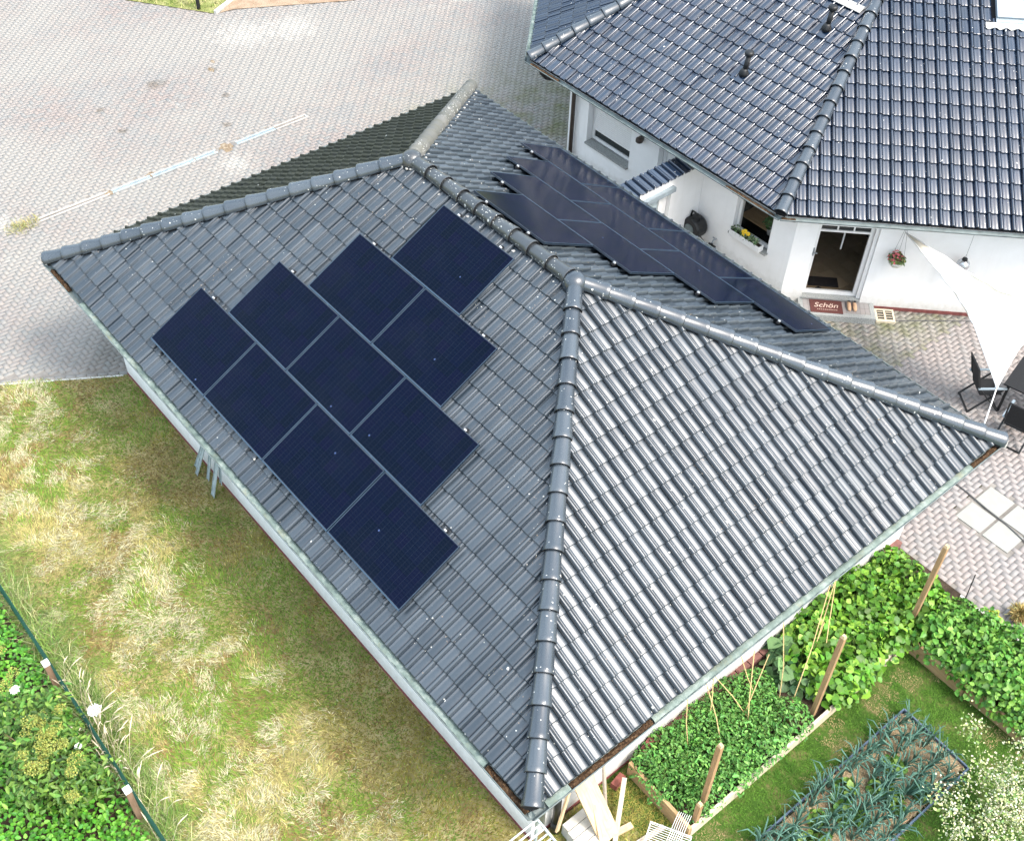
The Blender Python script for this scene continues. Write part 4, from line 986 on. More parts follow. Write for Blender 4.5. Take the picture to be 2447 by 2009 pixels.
for k, s_ in enumerate((1.44, 1.56)):
    r_ = root('shoe', ('left' if k == 0 else 'right') + ' tan slip-on shoe of the pair on the door step', 'shoe', wallpt(s_, .2, .15), 'pair of tan shoes on the step')
    V = []; F = []; ring = 12
    for i, (yy, wd, hh) in enumerate(((0, .020, .03), (.03, .038, .055), (.10, .046, .075), (.17, .042, .085), (.24, .036, .075), (.28, .022, .06))):
        for q in range(ring):
            a_ = 2 * math.pi * q / ring; V.append((s_ + wd * math.cos(a_), -.33 + yy, .152 + hh * .5 + hh * .5 * math.sin(a_)))
    for i in range(5):
        for q in range(ring): F.append((i * ring + q, i * ring + (q + 1) % ring, (i + 1) * ring + (q + 1) % ring, (i + 1) * ring + q))
    F += [tuple(range(ring - 1, -1, -1)), tuple(range(5 * ring, 6 * ring))]
    mb = MB(); mb.add(V, F, MRw); obj('upper', mb, 'tan_leather', r_, smooth=True)
    mb = MB(); mb.lathe([(.026, 0), (.03, .006), (.001, .008)], 12, MRw @ Matrix.Translation((s_, -.10, .234))); obj('opening', mb, 'black_fabric', r_)
r_ = root('boot_scraper', 'pale framed boot scraper with dark bristles beside the door step', 'boot scraper', wallpt(2.2, .2, 0))
mb = MB(); mb.mm(2.02, 2.42, -.44, -.40, 0, .05, MRw).mm(2.02, 2.42, -.08, -.04, 0, .05, MRw).mm(2.02, 2.06, -.40, -.08, 0, .05, MRw).mm(2.38, 2.42, -.40, -.08, 0, .05, MRw).mm(2.20, 2.24, -.40, -.08, 0, .05, MRw); obj('frame', mb, 'plank_pale', r_)
mb = MB(); mb.mm(2.06, 2.20, -.40, -.08, 0, .03, MRw).mm(2.24, 2.38, -.40, -.08, 0, .03, MRw); obj('brush', mb, 'black_plastic', r_)
mb = MB()
for k in range(4): mb.mm(2.07, 2.19, -.38 + k * .08, -.365 + k * .08, .03, .045, MRw).mm(2.25, 2.37, -.38 + k * .08, -.365 + k * .08, .03, .045, MRw)
obj('bar', mb, 'plank_pale', r_)
mb = MB(); mb.tube([(8.55, 13.36, .012), (9.0, 13.80, .012), (9.36, 14.25, .012), (9.96, 15.0, .012), (10.6, 15.75, .012)], .011, 6)
mesh_thing('ground_cable', mb, 'cable_grey', 'thin cable lying on the bricks along the red wall base', 'cable')
mb = MB(); mb.tube([(12.55, 11.13, .016), (12.95, 11.105, .016), (13.4, 11.045, .018), (13.68, 11.03, .018), (14.0, 10.985, .018), (14.28, 10.93, .016), (15.3, 10.7, .016)], .013, 6)
mesh_thing('garden_hose', mb, 'cable_grey', 'thin dark hose lying across the pale paving slabs', 'hose')

# ------------------------------------------------------------------ shade sail, table and chairs
T_ = Vector((8.72, 14.01, 2.06)); K_ = Vector((12.52, 11.49, 2.15)); M__ = Vector((12.80, 13.95, 2.45))
r_ = root('shade_sail', 'cream triangular shade sail stretched over the patio', 'shade sail', K_)
n = 18; V = []; idx = {}
cen = (T_ + K_ + M__) / 3
for i in range(n + 1):
    for j in range(n + 1 - i):
        a, b = i / n, j / n; c = 1 - a - b; q = T_ * a + K_ * b + M__ * c
        pull = 0.0
        for e, s1, s2 in ((a, b, c), (b, a, c), (c, a, b)):       # edges curve inwards
            pull += (1 - e) ** 6 * s1 * s2 * 4.6
        q = q + (cen - q) * min(.5, .30 * pull); q.z += -.12 * 27 * a * b * c
        idx[i, j] = len(V); V.append(q)
F = []
for i in range(n):
    for j in range(n - i):
        F.append((idx[i, j], idx[i + 1, j], idx[i, j + 1]))
        if i + j < n - 1: F.append((idx[i + 1, j], idx[i + 1, j + 1], idx[i, j + 1]))
for i_ in range(len(V)):
    q = V[i_]; V[i_] = q + Vector((0, 0, .018 * math.sin(9 * (q.x - q.y)) * math.sin(3 * (q.x + q.y)) + .01 * math.sin(23 * (q - K_).length)))
hem = [[V[idx[i, n - i]] for i in range(n + 1)], [V[idx[i, 0]] for i in range(n + 1)], [V[idx[0, i]] for i in range(n + 1)]]
mb = MB(); mb.add(V, F); o = obj('cloth', mb, 'sail_cloth', r_, smooth=True); so = o.modifiers.new('thickness', 'SOLIDIFY'); so.thickness = .004
for h_ in hem: mb = MB(); mb.tube(h_, .014, 6); obj('hem', mb, 'rope_white', r_, smooth=True)
mb = MB(); mb.lathe([(.001, -.01), (.035, -.01), (.035, .01), (.001, .01)], 12, Matrix.Translation(K_)); obj('corner_ring', mb, 'zinc', r_)
mb = MB(); mb.tube([K_, (13.22, 9.70, 2.55)], .012, 6); obj('rope', mb, 'rope_white', r_)
mb = MB(); mb.tube([T_, wallpt(2.17, -.0, 2.2)], .008, 6).tube([M__, (13.6, 15.6, 2.7)], .008, 6); obj('rope', mb, 'rope_white', r_)

def folding_chair(loc, rz, label):
    """black folding armchair, faces local +y"""
    r_ = root('garden_chair', label, 'chair', loc, 'black folding chairs around the patio table', rz)
    def part(nm, mb, mat, **k): return obj(nm, mb, mat, r_, world=False, **k)
    mb = MB(); mb.box((0, .02, .43), (.44, .44, .018)); part('seat', mb, 'black_fabric')
    mb = MB(); mb.beam((0, -.20, .46), (0, -.40, 1.08), .44, .015, (0, 1, .3)); part('backrest', mb, 'black_fabric')
    for s_ in (-1, 1):
        mb = MB(); mb.beam((s_ * .25, .28, .0), (s_ * .25, -.26, .62), .035, .022).beam((s_ * .25, -.26, .62), (s_ * .24, -.42, 1.12), .035, .022); part('leg', mb, 'black_plastic')
        mb = MB(); mb.beam((s_ * .265, -.34, .0), (s_ * .265, .22, .62), .035, .022); part('leg', mb, 'black_plastic')
        mb = MB(); mb.beam((s_ * .27, -.30, .635), (s_ * .27, .26, .635), .05, .022); part('armrest', mb, 'steel_edge')
    for q0_, q1_ in (((-.24, .27, .02), (.24, .27, .02)), ((-.25, -.33, .02), (.25, -.33, .02)), ((-.23, -.42, 1.11), (.23, -.42, 1.11))): mb = MB(); mb.beam(q0_, q1_, .03, .02); part('crossbar', mb, 'black_plastic')
    return r_
folding_chair((11.70, 13.30, 0), rad(-38), 'black folding chair at the left of the table, its back to the house door')
folding_chair((12.66, 12.98, 0), rad(12), 'black folding chair nearest the garage, partly under the sail corner')
r_ = root('patio_table', 'black garden table under the shade sail at the picture edge', 'table', (12.62, 13.95, 0), None, rad(12))
mb = MB(); mb.box((0, 0, .72), (1.5, 1.0, .03)); obj('tabletop', mb, 'black_fabric', r_, world=False)
for sx in (-1, 1):
    for sy in (-1, 1):
        mb = MB(); mb.box((sx * .66, sy * .42, .352), (.05, .05, .70)); obj('leg', mb, 'black_plastic', r_, world=False)
# ball of dry grass on the patio
V = []; n = 900; P = rng.normal(0, 1, (n, 3)); P /= np.linalg.norm(P, axis=1, keepdims=True); ctr = np.array((15.12, 9.42, .15))
q0 = ctr + P * .05; q1 = ctr + P * (.13 + .06 * rng.random((n, 1))) + rng.normal(0, .03, (n, 3)); q1[:, 2] = np.maximum(q1[:, 2], .01); sd_ = np.cross(P, rng.normal(0, 1, (n, 3))); sd_ /= np.linalg.norm(sd_, axis=1, keepdims=True)
V = np.stack([q0 - sd_ * .006, q0 + sd_ * .006, q1 + sd_ * .005, q1 - sd_ * .005], 1).reshape(-1, 3); F = np.arange(n * 4).reshape(-1, 4); C = np.repeat(shade_cols(n, (.42, .33, .14), .3), 4, 0)
o = link('dry_plant', fast('dry_plant', V, F, 'blade', C)); tag(o, 'ball of dry straw coloured grass standing on the patio bricks', 'plant')

# ------------------------------------------------------------------ lawn side: dry grass, fence, neighbour's plants
def blades(x, y, ln, wd, lift, ang, col, z0=.004, bend=.5):
    n = len(x); dx, dy = np.cos(ang), np.sin(ang); P0 = np.stack([x, y, np.full(n, z0)], -1)
    h = np.stack([dx, dy, np.zeros(n)], -1); sd_ = np.stack([-dy, dx, np.zeros(n)], -1); up = np.array((0, 0, 1.0))
    cl, sl = np.cos(lift)[:, None], np.sin(lift)[:, None]; ln = ln[:, None]; wd = wd[:, None]
    P1 = P0 + ln * .55 * (h * cl + up * sl); l2 = lift * (1 - bend); P2 = P1 + ln * .45 * (h * np.cos(l2)[:, None] + up * np.sin(l2)[:, None])
    V = np.stack([P0 - sd_ * wd, P0 + sd_ * wd, P1 + sd_ * wd * .8, P1 - sd_ * wd * .8, P2 + sd_ * wd * .15, P2 - sd_ * wd * .15], 1).reshape(-1, 3)
    F = (np.arange(n)[:, None, None] * 6 + np.array([(0, 1, 2, 3), (3, 2, 4, 5)])[None]).reshape(-1, 4); return V, F, np.repeat(col, 6, 0)
n = 190000
x = rng.uniform(-1.2, 13.2, n); y = rng.uniform(-4.6, .62, n)
ok = in_frame(x, y, 0, 40) & (lawn_side(x, y) < -.01) & ~((x > .60) & (y > .60)) & ((y > -3.5) | (x > 9.0) | (x < 3.0)) & ~hidden_by_eaves(x, y, .02); x, y = x[ok], y[ok]; n = len(x)
nearw = np.clip((y + .95) / .8 + .55 * (fbm(x * .9, y * .9, 3) - .5), 0, 1)          # short trampled moss close to the wall
gp = fbm(x * .8, y * .8, 11); gq = fbm(x * 2.2, y * 2.2, 17); hay = fbm(x * 3.0 + 40, y * 3.0, 23, 4)
straw = np.array((.36, .32, .12)); green = np.array((.14, .235, .030)); brown = np.array((.22, .145, .055)); pale = np.array((.46, .43, .28)); moss = np.array((.20, .175, .035))
fp = np.clip((hay - .44) / .20, 0, 1) * (1 - nearw) * .62
pg = np.clip((gp * .55 + gq * .6 - .44) / .22, .06, .85); pb = np.clip((fbm(x * 1.3 + 9, y * 1.3 + 5, 31) - .48) / .2, .04, .55)
u1 = rng.random(n); col = np.tile(straw, (n, 1)); col[u1 < pb] = brown; col[u1 > 1 - pg] = green; k = rng.random(n) < fp; col[k] = pale
k = rng.random(n) < nearw * .9; u2 = rng.random(n); nc = np.tile(moss, (n, 1)); nc[u2 < pb * .9] = brown * .8; nc[u2 > 1 - pg] = green * .85; col[k] = nc[k]
fp = fp[:, None]
fence_g = np.clip((-2.7 - y) / .6 + (gq - .5), 0, 1)[:, None]; col = col * (1 - .65 * fence_g) + np.array((.20, .27, .09)) * .65 * fence_g
col = np.clip(col * (1 + rng.normal(0, .24, (n, 1))), .01, .9)
ln = (.04 + .085 * rng.random(n)) * (1 - .45 * nearw) * (1 + .5 * fp[:, 0]) * (1 + .5 * fence_g[:, 0]); lift = np.clip(rng.normal(.45, .3, n), .05, 1.3) * (1 - .55 * fp[:, 0])
ang = 6.28 * fbm(x * .9, y * .9, 41, 3) * 1.6 + rng.normal(0, .8, n)
V, F, C = blades(x, y, ln, .0032 + .0028 * rng.random(n), lift, ang, col)
o = link('dry_grass', fast('dry_grass', V, F, 'blade', C)); tag(o, 'dry straw coloured grass with green patches on the lawn', 'grass', kind='stuff')
# grass on the far verge
n = 5000; x = rng.uniform(-16, -11, n); y = rng.uniform(7.5, 13, n); ok = inpoly(x, y, VERGE) & in_frame(x, y, 0, 40); x, y = x[ok], y[ok]; n = len(x)
V, F, C = blades(x, y, .08 + .10 * rng.random(n), np.full(n, .008), np.clip(rng.normal(.8, .3, n), .1, 1.4), rng.random(n) * 6.28, shade_cols(n, (.17, .22, .05), .3, (.42, .36, .18), .4), .014)
o = link('verge_grass', fast('verge_grass', V, F, 'blade', C)); tag(o, 'tufted green grass on the verge beyond the driveway', 'grass', kind='stuff')
# weeds at the drain end
n = 420; x = -5.22 + rng.normal(0, .12, n); y = 1.02 + rng.normal(0, .20, n)
V, F, C = blades(x, y, .05 + .10 * rng.random(n), np.full(n, .004), np.clip(rng.normal(.6, .3, n), .1, 1.3), rng.random(n) * 6.28, shade_cols(n, (.40, .34, .16), .3, (.20, .24, .06), .35), .004)
o = link('weed_clump', fast('weed_clump', V, F, 'blade', C)); tag(o, 'clump of dry weeds at the end of the drain channel', 'weeds')
# fence
fence = root('wire_fence', 'low green wire fence with square posts between lawn and plant bed', 'fence', (7.7, -3.5, 0))
for u_ in (6.45, 9.06, 11.66):
    mb = MB(); mb.box((u_, -3.52, .42), (.085, .085, .84)); p_ = obj('post', mb, 'post_brown', fence)
    mb = MB(); mb.box((u_, -3.52, .868), (.10, .10, .055)); obj('post_cap', mb, 'cap_white', p_)
mb = MB()
for z_ in np.arange(.06, .86, .065): mb.tube([(2.6, -3.46, z_), (4.6, -3.455, z_ + .006), (7, -3.46, z_), (9.8, -3.455, z_), (12.6, -3.46, z_)], .0035, 4, False)
for u_ in np.arange(2.6, 12.6, .085): mb.tube([(u_, -3.46, .03), (u_ + random.gauss(0, .004), -3.455, .86)], .003, 4, False)
mb.tube([(2.6, -3.46, .87), (7, -3.46, .865), (12.6, -3.46, .87)], .006, 6); obj('wire_mesh', mb, 'net_green', fence)
# seed heads leaning over the fence
mb = MB()
for k in range(70):
    u_ = random.choice((random.uniform(7.0, 8.6), random.uniform(6.4, 10))); v_ = -3.40 + random.gauss(0, .10); h_ = random.uniform(.4, .85); lean = Vector((random.gauss(0, .12), random.gauss(.05, .12), 0)); b0 = Vector((u_, v_, 0)); tpt = b0 + lean + Vector((0, 0, h_))
    mb.tube([b0, b0 + lean * .4 + Vector((0, 0, h_ * .6)), tpt], .0025, 4, False); mb.tube([tpt, tpt + lean * .3 + Vector((0, 0, .05)), tpt + lean * .7 + Vector((0, 0, .085))], [.005, .010, .003], 5)
o = obj('tall_grass', mb, 'plank_pale'); tag(o, 'tall dry seed heads leaning on the wire fence', 'grass', kind='stuff')
n = 2600; x = np.concatenate([rng.normal(7.0, .35, n // 2), rng.uniform(4, 10, n - n // 2)]); y = -3.32 + rng.normal(0, .13, n)
V, F, C = blades(x, y, .22 + .28 * rng.random(n), np.full(n, .0045), np.clip(rng.normal(.95, .25, n), .2, 1.4), rng.random(n) * 6.28, shade_cols(n, (.14, .24, .05), .3, (.42, .42, .22), .25), .004)
o = link('fence_grass', fast('fence_grass', V, F, 'blade', C)); tag(o, 'long green grass growing along the foot of the fence', 'grass', kind='stuff')
# ground cover behind the fence
sheet('plant_bed', [(1, -3.52), (14, -3.52), (14, -9), (1, -9)], .008, 'bed_soil')
n = 15000; x = rng.uniform(2.6, 10.2, n); y = -3.58 - rng.random(n) * 3.0; ok = in_frame(x, y, .2, 120); x, y = x[ok], y[ok]; n = len(x)
hz = .14 + .22 * fbm(x * 1.6, y * 1.6, 51) ; z = hz * (.25 + .75 * rng.random(n) ** .5); P = np.stack([x, y, z], -1); N = np.stack([rng.normal(0, .38, n), rng.normal(0, .38, n), np.ones(n)], -1)
V, F, C = leaves(P, N, .055 + .035 * rng.random(n), shade_cols(n, (.060, .215, .016), .24, (.12, .32, .03), .3), .60)
o = link('ground_cover', fast('ground_cover', V, F, 'leaf', C)); tag(o, 'dense bright green leafy ground cover behind the wire fence', 'ground cover', kind='stuff')
# elder bush with flat umbels
bush = root('elder_bush', 'elder bush with yellow-green flat flower heads behind the fence', 'shrub', (7.75, -4.05, 0))
n = 2400; cl = rng.random((46, 3)); cc = np.stack([7.75 + (cl[:, 0] - .5) * 1.8, -4.15 + (cl[:, 1] - .5) * 1.0, .35 + cl[:, 2] * .65], -1); kk = rng.integers(0, 46, n); P = cc[kk] + rng.normal(0, .13, (n, 3)); N = np.stack([rng.normal(0, .45, n), rng.normal(0, .45, n), np.ones(n)], -1)
V, F, C = leaves(P, N, .07 + .07 * rng.random(n), shade_cols(n, (.075, .165, .025), .28, (.15, .26, .04), .25), .36); link('foliage', fast('foliage', V, F, 'leaf', C), bush)
mb = MB()
for q in cc: mb.tube([(7.75 + random.gauss(0, .1), -4.1 + random.gauss(0, .1), 0), ((7.75 + q[0]) / 2, (-4.1 + q[1]) / 2, q[2] * .6), tuple(q)], [.014, .010, .005], 5, False)
obj('branch', mb, 'stem_wood', bush)
for k in range(30):
    cx, cy, cz = 7.72 + random.gauss(0, .62), -4.02 + random.gauss(0, .26), random.uniform(.95, 1.2); nn = 130; a_ = rng.random(nn) * 6.28; r2 = .11 * np.sqrt(rng.random(nn)) * random.uniform(.7, 1.2); P = np.stack([cx + r2 * np.cos(a_), cy + r2 * np.sin(a_), cz + .02 * rng.random(nn) - r2 ** 2 * 1.5], -1)
    V, F, C = leaves(P, np.tile((0, 0, 1.0), (nn, 1)) + rng.normal(0, .5, (nn, 3)), np.full(nn, .024), shade_cols(nn, (.24, .27, .055), .25)); link('flower_head', fast('flower_head', V, F, 'leaf', C), bush)
for (cx, cy, cz, rr), lb in zip(((6.81, -4.07, 1.15, .062), (7.78, -3.33, 1.08, .095), (8.05, -3.75, .9, .04)), ('white flower umbel at the left edge among the elder leaves', 'large white flower umbel overhanging the wire fence', 'small white flower umbel low in the elder bush')):
    nn = 240; a_ = rng.random(nn) * 6.28; r2 = rr * np.sqrt(rng.random(nn)); P = np.stack([cx + r2 * np.cos(a_), cy + r2 * np.sin(a_), cz + .03 * rng.random(nn) - r2 ** 2], -1)
    V, F, C = leaves(P, np.tile((0, 0, 1.0), (nn, 1)) + rng.normal(0, .4, (nn, 3)), np.full(nn, .022), shade_cols(nn, (.78, .78, .74), .05)); r_ = root('umbel_flower', lb, 'flower', (cx, cy, 0), 'white umbels by the fence'); link('blossom', fast('blossom', V, F, 'leaf', C), r_)
    mb = MB(); mb.tube([(cx, cy, .02), (cx + .02, cy, cz * .5), (cx, cy, cz)], .005, 5); obj('stem', mb, 'stem_green', r_)

# metal strips leaning on the lawn-side wall
for k, (b0, tpt, wd, lb) in enumerate((((3.60, .44, 0), (4.30, .600, 1.55), .075, 'short zinc strip leftmost in the bundle leaning on the lawn-side wall'),
                                       ((3.78, .36, 0), (4.42, .585, 1.7), .075, 'zinc strip crossing over the leftmost one against the lawn-side wall'),
                                       ((4.02, .46, 0), (4.50, .600, 1.75), .075, 'single zinc strip in the middle of the strips on the lawn-side wall'),
                                       ((4.42, .33, 0), (4.78, .590, 1.80), .105, 'broad zinc strip rightmost against the lawn-side wall'),
                                       ((4.50, .50, .3), (4.66, .604, 1.7), .07, 'zinc strip mostly hidden behind the broad rightmost one'))):
    mb = MB(); up = Vector((.0, -1, .15)); mb.beam(b0, tpt, wd, .004, up); d_ = (Vector(tpt) - Vector(b0)).normalized(); sd2 = up.cross(d_).normalized()
    for s_ in (-1, 1): mb.beam(Vector(b0) + sd2 * s_ * (wd / 2 - .003) + Vector((0, -.008, 0)), Vector(tpt) + sd2 * s_ * (wd / 2 - .003) + Vector((0, -.008, 0)), .005, .016, up)
    mesh_thing('metal_strip', mb, 'galvanized', lb, 'metal strip', 'zinc strips leaning on the wall')

# ------------------------------------------------------------------ kitchen garden
bedA = root('raised_bed', 'timber edged vegetable bed along the garage wall', 'raised bed', (13.6, 5, 0))
mb = MB(); mb.beam((14.26, 2.42, .13), (14.29, 5.0, .13), .045, .26); obj('plank', mb, 'plank_pale', bedA)
mb = MB(); mb.beam((14.29, 5.01, .13), (14.28, 7.42, .13), .045, .26); obj('plank', mb, 'plank_pale', bedA)
mb = MB(); mb.beam((13.0, 2.42, .17), (14.28, 2.38, .17), .055, .34); obj('plank', mb, 'plank_tan', bedA)
mb = MB(); mb.beam((12.98, 7.75, .14), (13.5, 7.72, .14), .045, .27); obj('plank', mb, 'plank_tan', bedA)
mb = MB(); mb.mm(12.99, 14.255, 2.46, 9.0, 0, .12); obj('soil', mb, 'bed_soil', bedA)
bedB = root('raised_bed', 'timber edged vegetable bed beside the patio', 'raised bed', (16, 8.2, 0))
for a, b in ((14.30, 15.4), (15.41, 16.6), (16.61, 18.0)):
    mb = MB(); mb.beam((a, 7.46, .16), (b, 7.44, .16), .045, .32); obj('plank', mb, 'plank_tan', bedB)
mb = MB(); mb.mm(14.3, 18.5, 7.49, 8.93, 0, .14); obj('soil', mb, 'bed_soil', bedB)
mb = MB(); mb.beam((12.95, 9.03, .015), (18.5, 8.99, .015), .05, .09); obj('kerb', mb, 'concrete', bedB)
for (u_, v_, h_, tx, ty), lb in zip(((14.22, 2.56, .82, .0, -.02), (14.12, 2.80, 2.03, 0, .0), (14.15, 5.24, 2.33, .0, .0), (14.11, 7.72, 2.35, 0, 0)),
                                    ('short square timber post at the near corner of the wall-side bed', 'tall timber post beside the short one at the bed corner', 'tall timber post halfway along the pale bed plank', 'tall timber post at the inner corner of both beds')):
    r_ = root('timber_post', lb, 'post', (u_, v_, 0), 'timber posts of the vegetable beds')
    mb = MB(); wd = .037; n_ = 4; V = []
    for z_, s_ in ((0, 1), (h_ - .05, 1), (h_, .62)):
        for a, b in ((-1, -1), (1, -1), (1, 1), (-1, 1)): V.append((a * wd * s_ + tx * z_ / h_, b * wd * s_ + ty * z_ / h_, z_))
    mb.add(V, [(0, 1, 5, 4), (1, 2, 6, 5), (2, 3, 7, 6), (3, 0, 4, 7)]); obj('shaft', mb, 'post_wood', r_, world=False)
    mb = MB(); mb.add(V[4:], [(0, 1, 5, 4), (1, 2, 6, 5), (2, 3, 7, 6), (3, 0, 4, 7), (4, 5, 6, 7)]); obj('post_head', mb, 'post_cut', r_, world=False)
ORDN = ['first', 'second', 'third', 'fourth', 'fifth', 'sixth', 'seventh', 'eighth', 'ninth', 'tenth', 'eleventh', 'twelfth', 'thirteenth', 'fourteenth', 'fifteenth', 'sixteenth', 'seventeenth', 'eighteenth', 'nineteenth', 'twentieth', 'twenty-first', 'twenty-second', 'twenty-third', 'twenty-fourth', 'twenty-fifth', 'twenty-sixth']
ROW3 = ['row along the garage wall', 'middle row', 'row along the pale plank']
PEA = [plant_proto(520, .36, .36, .50, .062, (.075, .225, .040), (.15, .33, .07), .3, .42) for _ in range(3)]
BEAN = [plant_proto(230, .38, .38, .56, .105, (.080, .215, .018), (.19, .36, .04), .28, .80) for _ in range(3)]
CAB = [plant_proto(60, .26, .26, .40, .19, (.065, .15, .06), (.12, .22, .09), .3, .9) for _ in range(2)]
POT = [plant_proto(460, .40, .40, .62, .085, (.075, .215, .026), (.16, .32, .05), .3, .62) for _ in range(3)]
for i in range(3):
    for j in range(7):
        plant(PEA[(i + j) % 3], 'pea_plant', (13.22 + i * .40 + random.gauss(0, .04), 2.66 + j * .36 + random.gauss(0, .05), .12), 'small-leaved pea plant, %s from the near plank in the %s' % (ORDN[j], ROW3[i]), 'plant', 'pea plants in the wall-side bed', random.uniform(.8, 1.05))
for i in range(3):
    for j in range(6):
        if i == 0 and j < 1: continue
        plant(BEAN[(i + 2 * j) % 3], 'bean_plant', (13.22 + i * .40 + random.gauss(0, .05), 5.72 + j * .36 + random.gauss(0, .05), .12), 'broad-leaved bean plant, %s beyond the cabbages in the %s' % (ORDN[j - (i == 0)], ROW3[i]), 'plant', 'bean plants in the wall-side bed', random.uniform(.8, 1.1))
for (u_, v_), wh in zip(((13.35, 5.45), (13.75, 5.55), (14.05, 5.75), (13.15, 5.75), (14.1, 6.3)), ('left of the cabbage row after the peas', 'middle of the cabbage row after the peas', 'beside the middle timber post', 'closest to the garage wall', 'at the pale plank among the beans')):
    plant(CAB[int(u_ * 10) % 2], 'cabbage_plant', (u_, v_, .12), 'blue-green large-leaved cabbage ' + wh, 'plant', 'cabbages in the wall-side bed', random.uniform(.8, 1.1))
for i in range(4):
    for j in range(2):
        plant(BEAN[(i + j) % 3], 'bean_plant', (13.2 + i * .33, 7.95 + j * .45 + random.gauss(0, .05), .10), 'broad-leaved bean plant, %s from the garage wall in the %s strip by the patio' % (ORDN[i], ('inner', 'outer')[j]), 'plant', 'bean plants next to the patio', random.uniform(.75, 1.0))
for i in range(8):
    for j in range(3):
        if i > 6 and j == 2: continue
        plant(POT[(i + j) % 3], 'potato_plant', (14.55 + i * .42 + random.gauss(0, .05), 7.74 + j * .42 + random.gauss(0, .05), .13), 'leafy potato plant, %s from the tall corner post in the %s' % (ORDN[i], ('plank row', 'middle row', 'patio row')[j]), 'plant', 'potato plants in the patio-side bed', random.uniform(.8, 1.08))
YEL = plant_proto(70, .12, .12, .30, .06, (.55, .50, .03), (.30, .36, .05), .3, .7)
plant(YEL, 'yellow_flower', (14.92, 8.86, .1), 'small yellow flowering plant at the kerb of the patio', 'plant', None, 1.1)
# bamboo canes
canes = [((13.42, 3.26, .12), (13.00, 3.45, 1.35)), ((13.30, 3.80, .12), (12.98, 4.05, 1.2)), ((13.75, 3.67, .12), (13.05, 3.75, 1.35)), ((13.78, 4.87, .12), (13.15, 5.35, 1.45)), ((13.83, 4.10, .12), (13.18, 4.7, 1.3)),
         ((13.58, 4.19, .12), (13.30, 4.95, 1.1)), ((13.72, 4.40, .12), (13.0, 3.95, 1.25)), ((13.85, 5.09, .12), (13.20, 6.35, 1.6)), ((13.70, 5.60, .12), (12.98, 6.9, 1.7)), ((13.9, 5.75, .12), (13.02, 6.75, 1.65)), ((13.5, 4.75, .12), (13.0, 4.55, 1.3)), ((13.45, 6.0, .12), (13.35, 6.3, .75))]
CL = ['foot nearest the near plank, leaning on the wall', 'short one just behind the nearest cane', 'leaning steeply toward the wall beside the second post', 'foot in the middle of the bed, leaning far up the bed', 'crossing another in the middle of the peas', 'short one leaning up the bed among crossed canes', 'slanting back toward the near end across others', 'long one slanting to the beans near the middle post', 'long one reaching the wall by the beans', 'long one beside the middle post crossing to the wall', 'standing close to the wall in the last peas', 'shortest one upright among the bean leaves']
for k, (b0, tpt) in enumerate(canes):
    mb = MB(); mid = (Vector(b0) + Vector(tpt)) / 2 + Vector((random.gauss(0, .02), random.gauss(0, .02), 0)); mb.tube([b0, mid, tpt], .0085, 6)
    mesh_thing('bamboo_cane', mb, 'bamboo', 'thin yellow bamboo cane, ' + CL[k], 'cane', 'bamboo canes in the vegetable bed')
mb = MB(); mb.tube([(14.38, 8.93, 0), (14.29, 9.10, .62)], .010, 6); mesh_thing('dark_stake', mb, 'rail_dark', 'thin dark stake among the potato plants next to the patio', 'stake')
# green lawn blades
n = 60000; x = rng.uniform(12.9, 18.0, n); y = rng.uniform(1.8, 7.5, n); ok = in_frame(x, y, 0, 30) & (x > 14.32) & ~((x > 14.98) & (x < 16.2) & (y > 3.0) & (y < 6.45)); x, y = x[ok], y[ok]; n = len(x)
bare = fbm(x * 1.7, y * 1.7, 61); drk = fbm(x * .6, y * .6, 71)
col = np.where((bare > .64)[:, None], np.array((.33, .26, .13)), np.where((drk > .52)[:, None], np.array((.050, .145, .012)), np.array((.080, .185, .020)))); col = np.clip(col * (1 + rng.normal(0, .2, (n, 1))), .01, .8)
V, F, C = blades(x, y, (.025 + .045 * rng.random(n)) * np.where(bare > .60, .6, 1), .0028 + .0015 * rng.random(n), np.clip(rng.normal(.8, .3, n), .1, 1.4), rng.random(n) * 6.28, col, .006)
o = link('lawn_grass', fast('lawn_grass', V, F, 'blade', C)); tag(o, 'mown green grass between the vegetable beds', 'grass', kind='stuff')
n = 9000; x = rng.uniform(12.95, 14.3, n); y = rng.uniform(.4, 2.36, n); V, F, C = blades(x, y, .03 + .08 * rng.random(n), np.full(n, .0035), np.clip(rng.normal(.6, .3, n), .1, 1.3), rng.random(n) * 6.28, shade_cols(n, (.30, .27, .07), .3, (.16, .22, .04), .35), .006)
o = link('rough_grass', fast('rough_grass', V, F, 'blade', C)); tag(o, 'mossy yellow grass around the timber pile', 'grass', kind='stuff')
# onion bed
bedC = root('raised_bed', 'low dark-edged onion bed covered with straw on the lawn', 'raised bed', (15.6, 4.8, 0))
cor = [(14.99, 6.46), (16.22, 6.40), (16.16, 2.9), (14.95, 2.9)]
for a, b in zip(cor, cor[1:] + cor[:1]):
    mb = MB(); mb.beam((*a, .06), (*b, .06), .025, .13); obj('edging_board', mb, 'edge_blue', bedC)
mb = MB(); mb.mm(15.0, 16.15, 2.95, 6.40, 0, .07); obj('soil', mb, 'straw_soil', bedC)
n = 5200; x = rng.uniform(15.0, 16.18, n); y = rng.uniform(2.95, 6.40, n); V, F, C = blades(x, y, .06 + .12 * rng.random(n), np.full(n, .003), np.abs(rng.normal(.12, .1, n)), rng.random(n) * 6.28, shade_cols(n, (.48, .38, .24), .25, (.30, .20, .11), .3), .074)
o = link('straw_mulch', fast('straw_mulch', V, F, 'blade', C), bedC); o['kind'] = 'stuff'
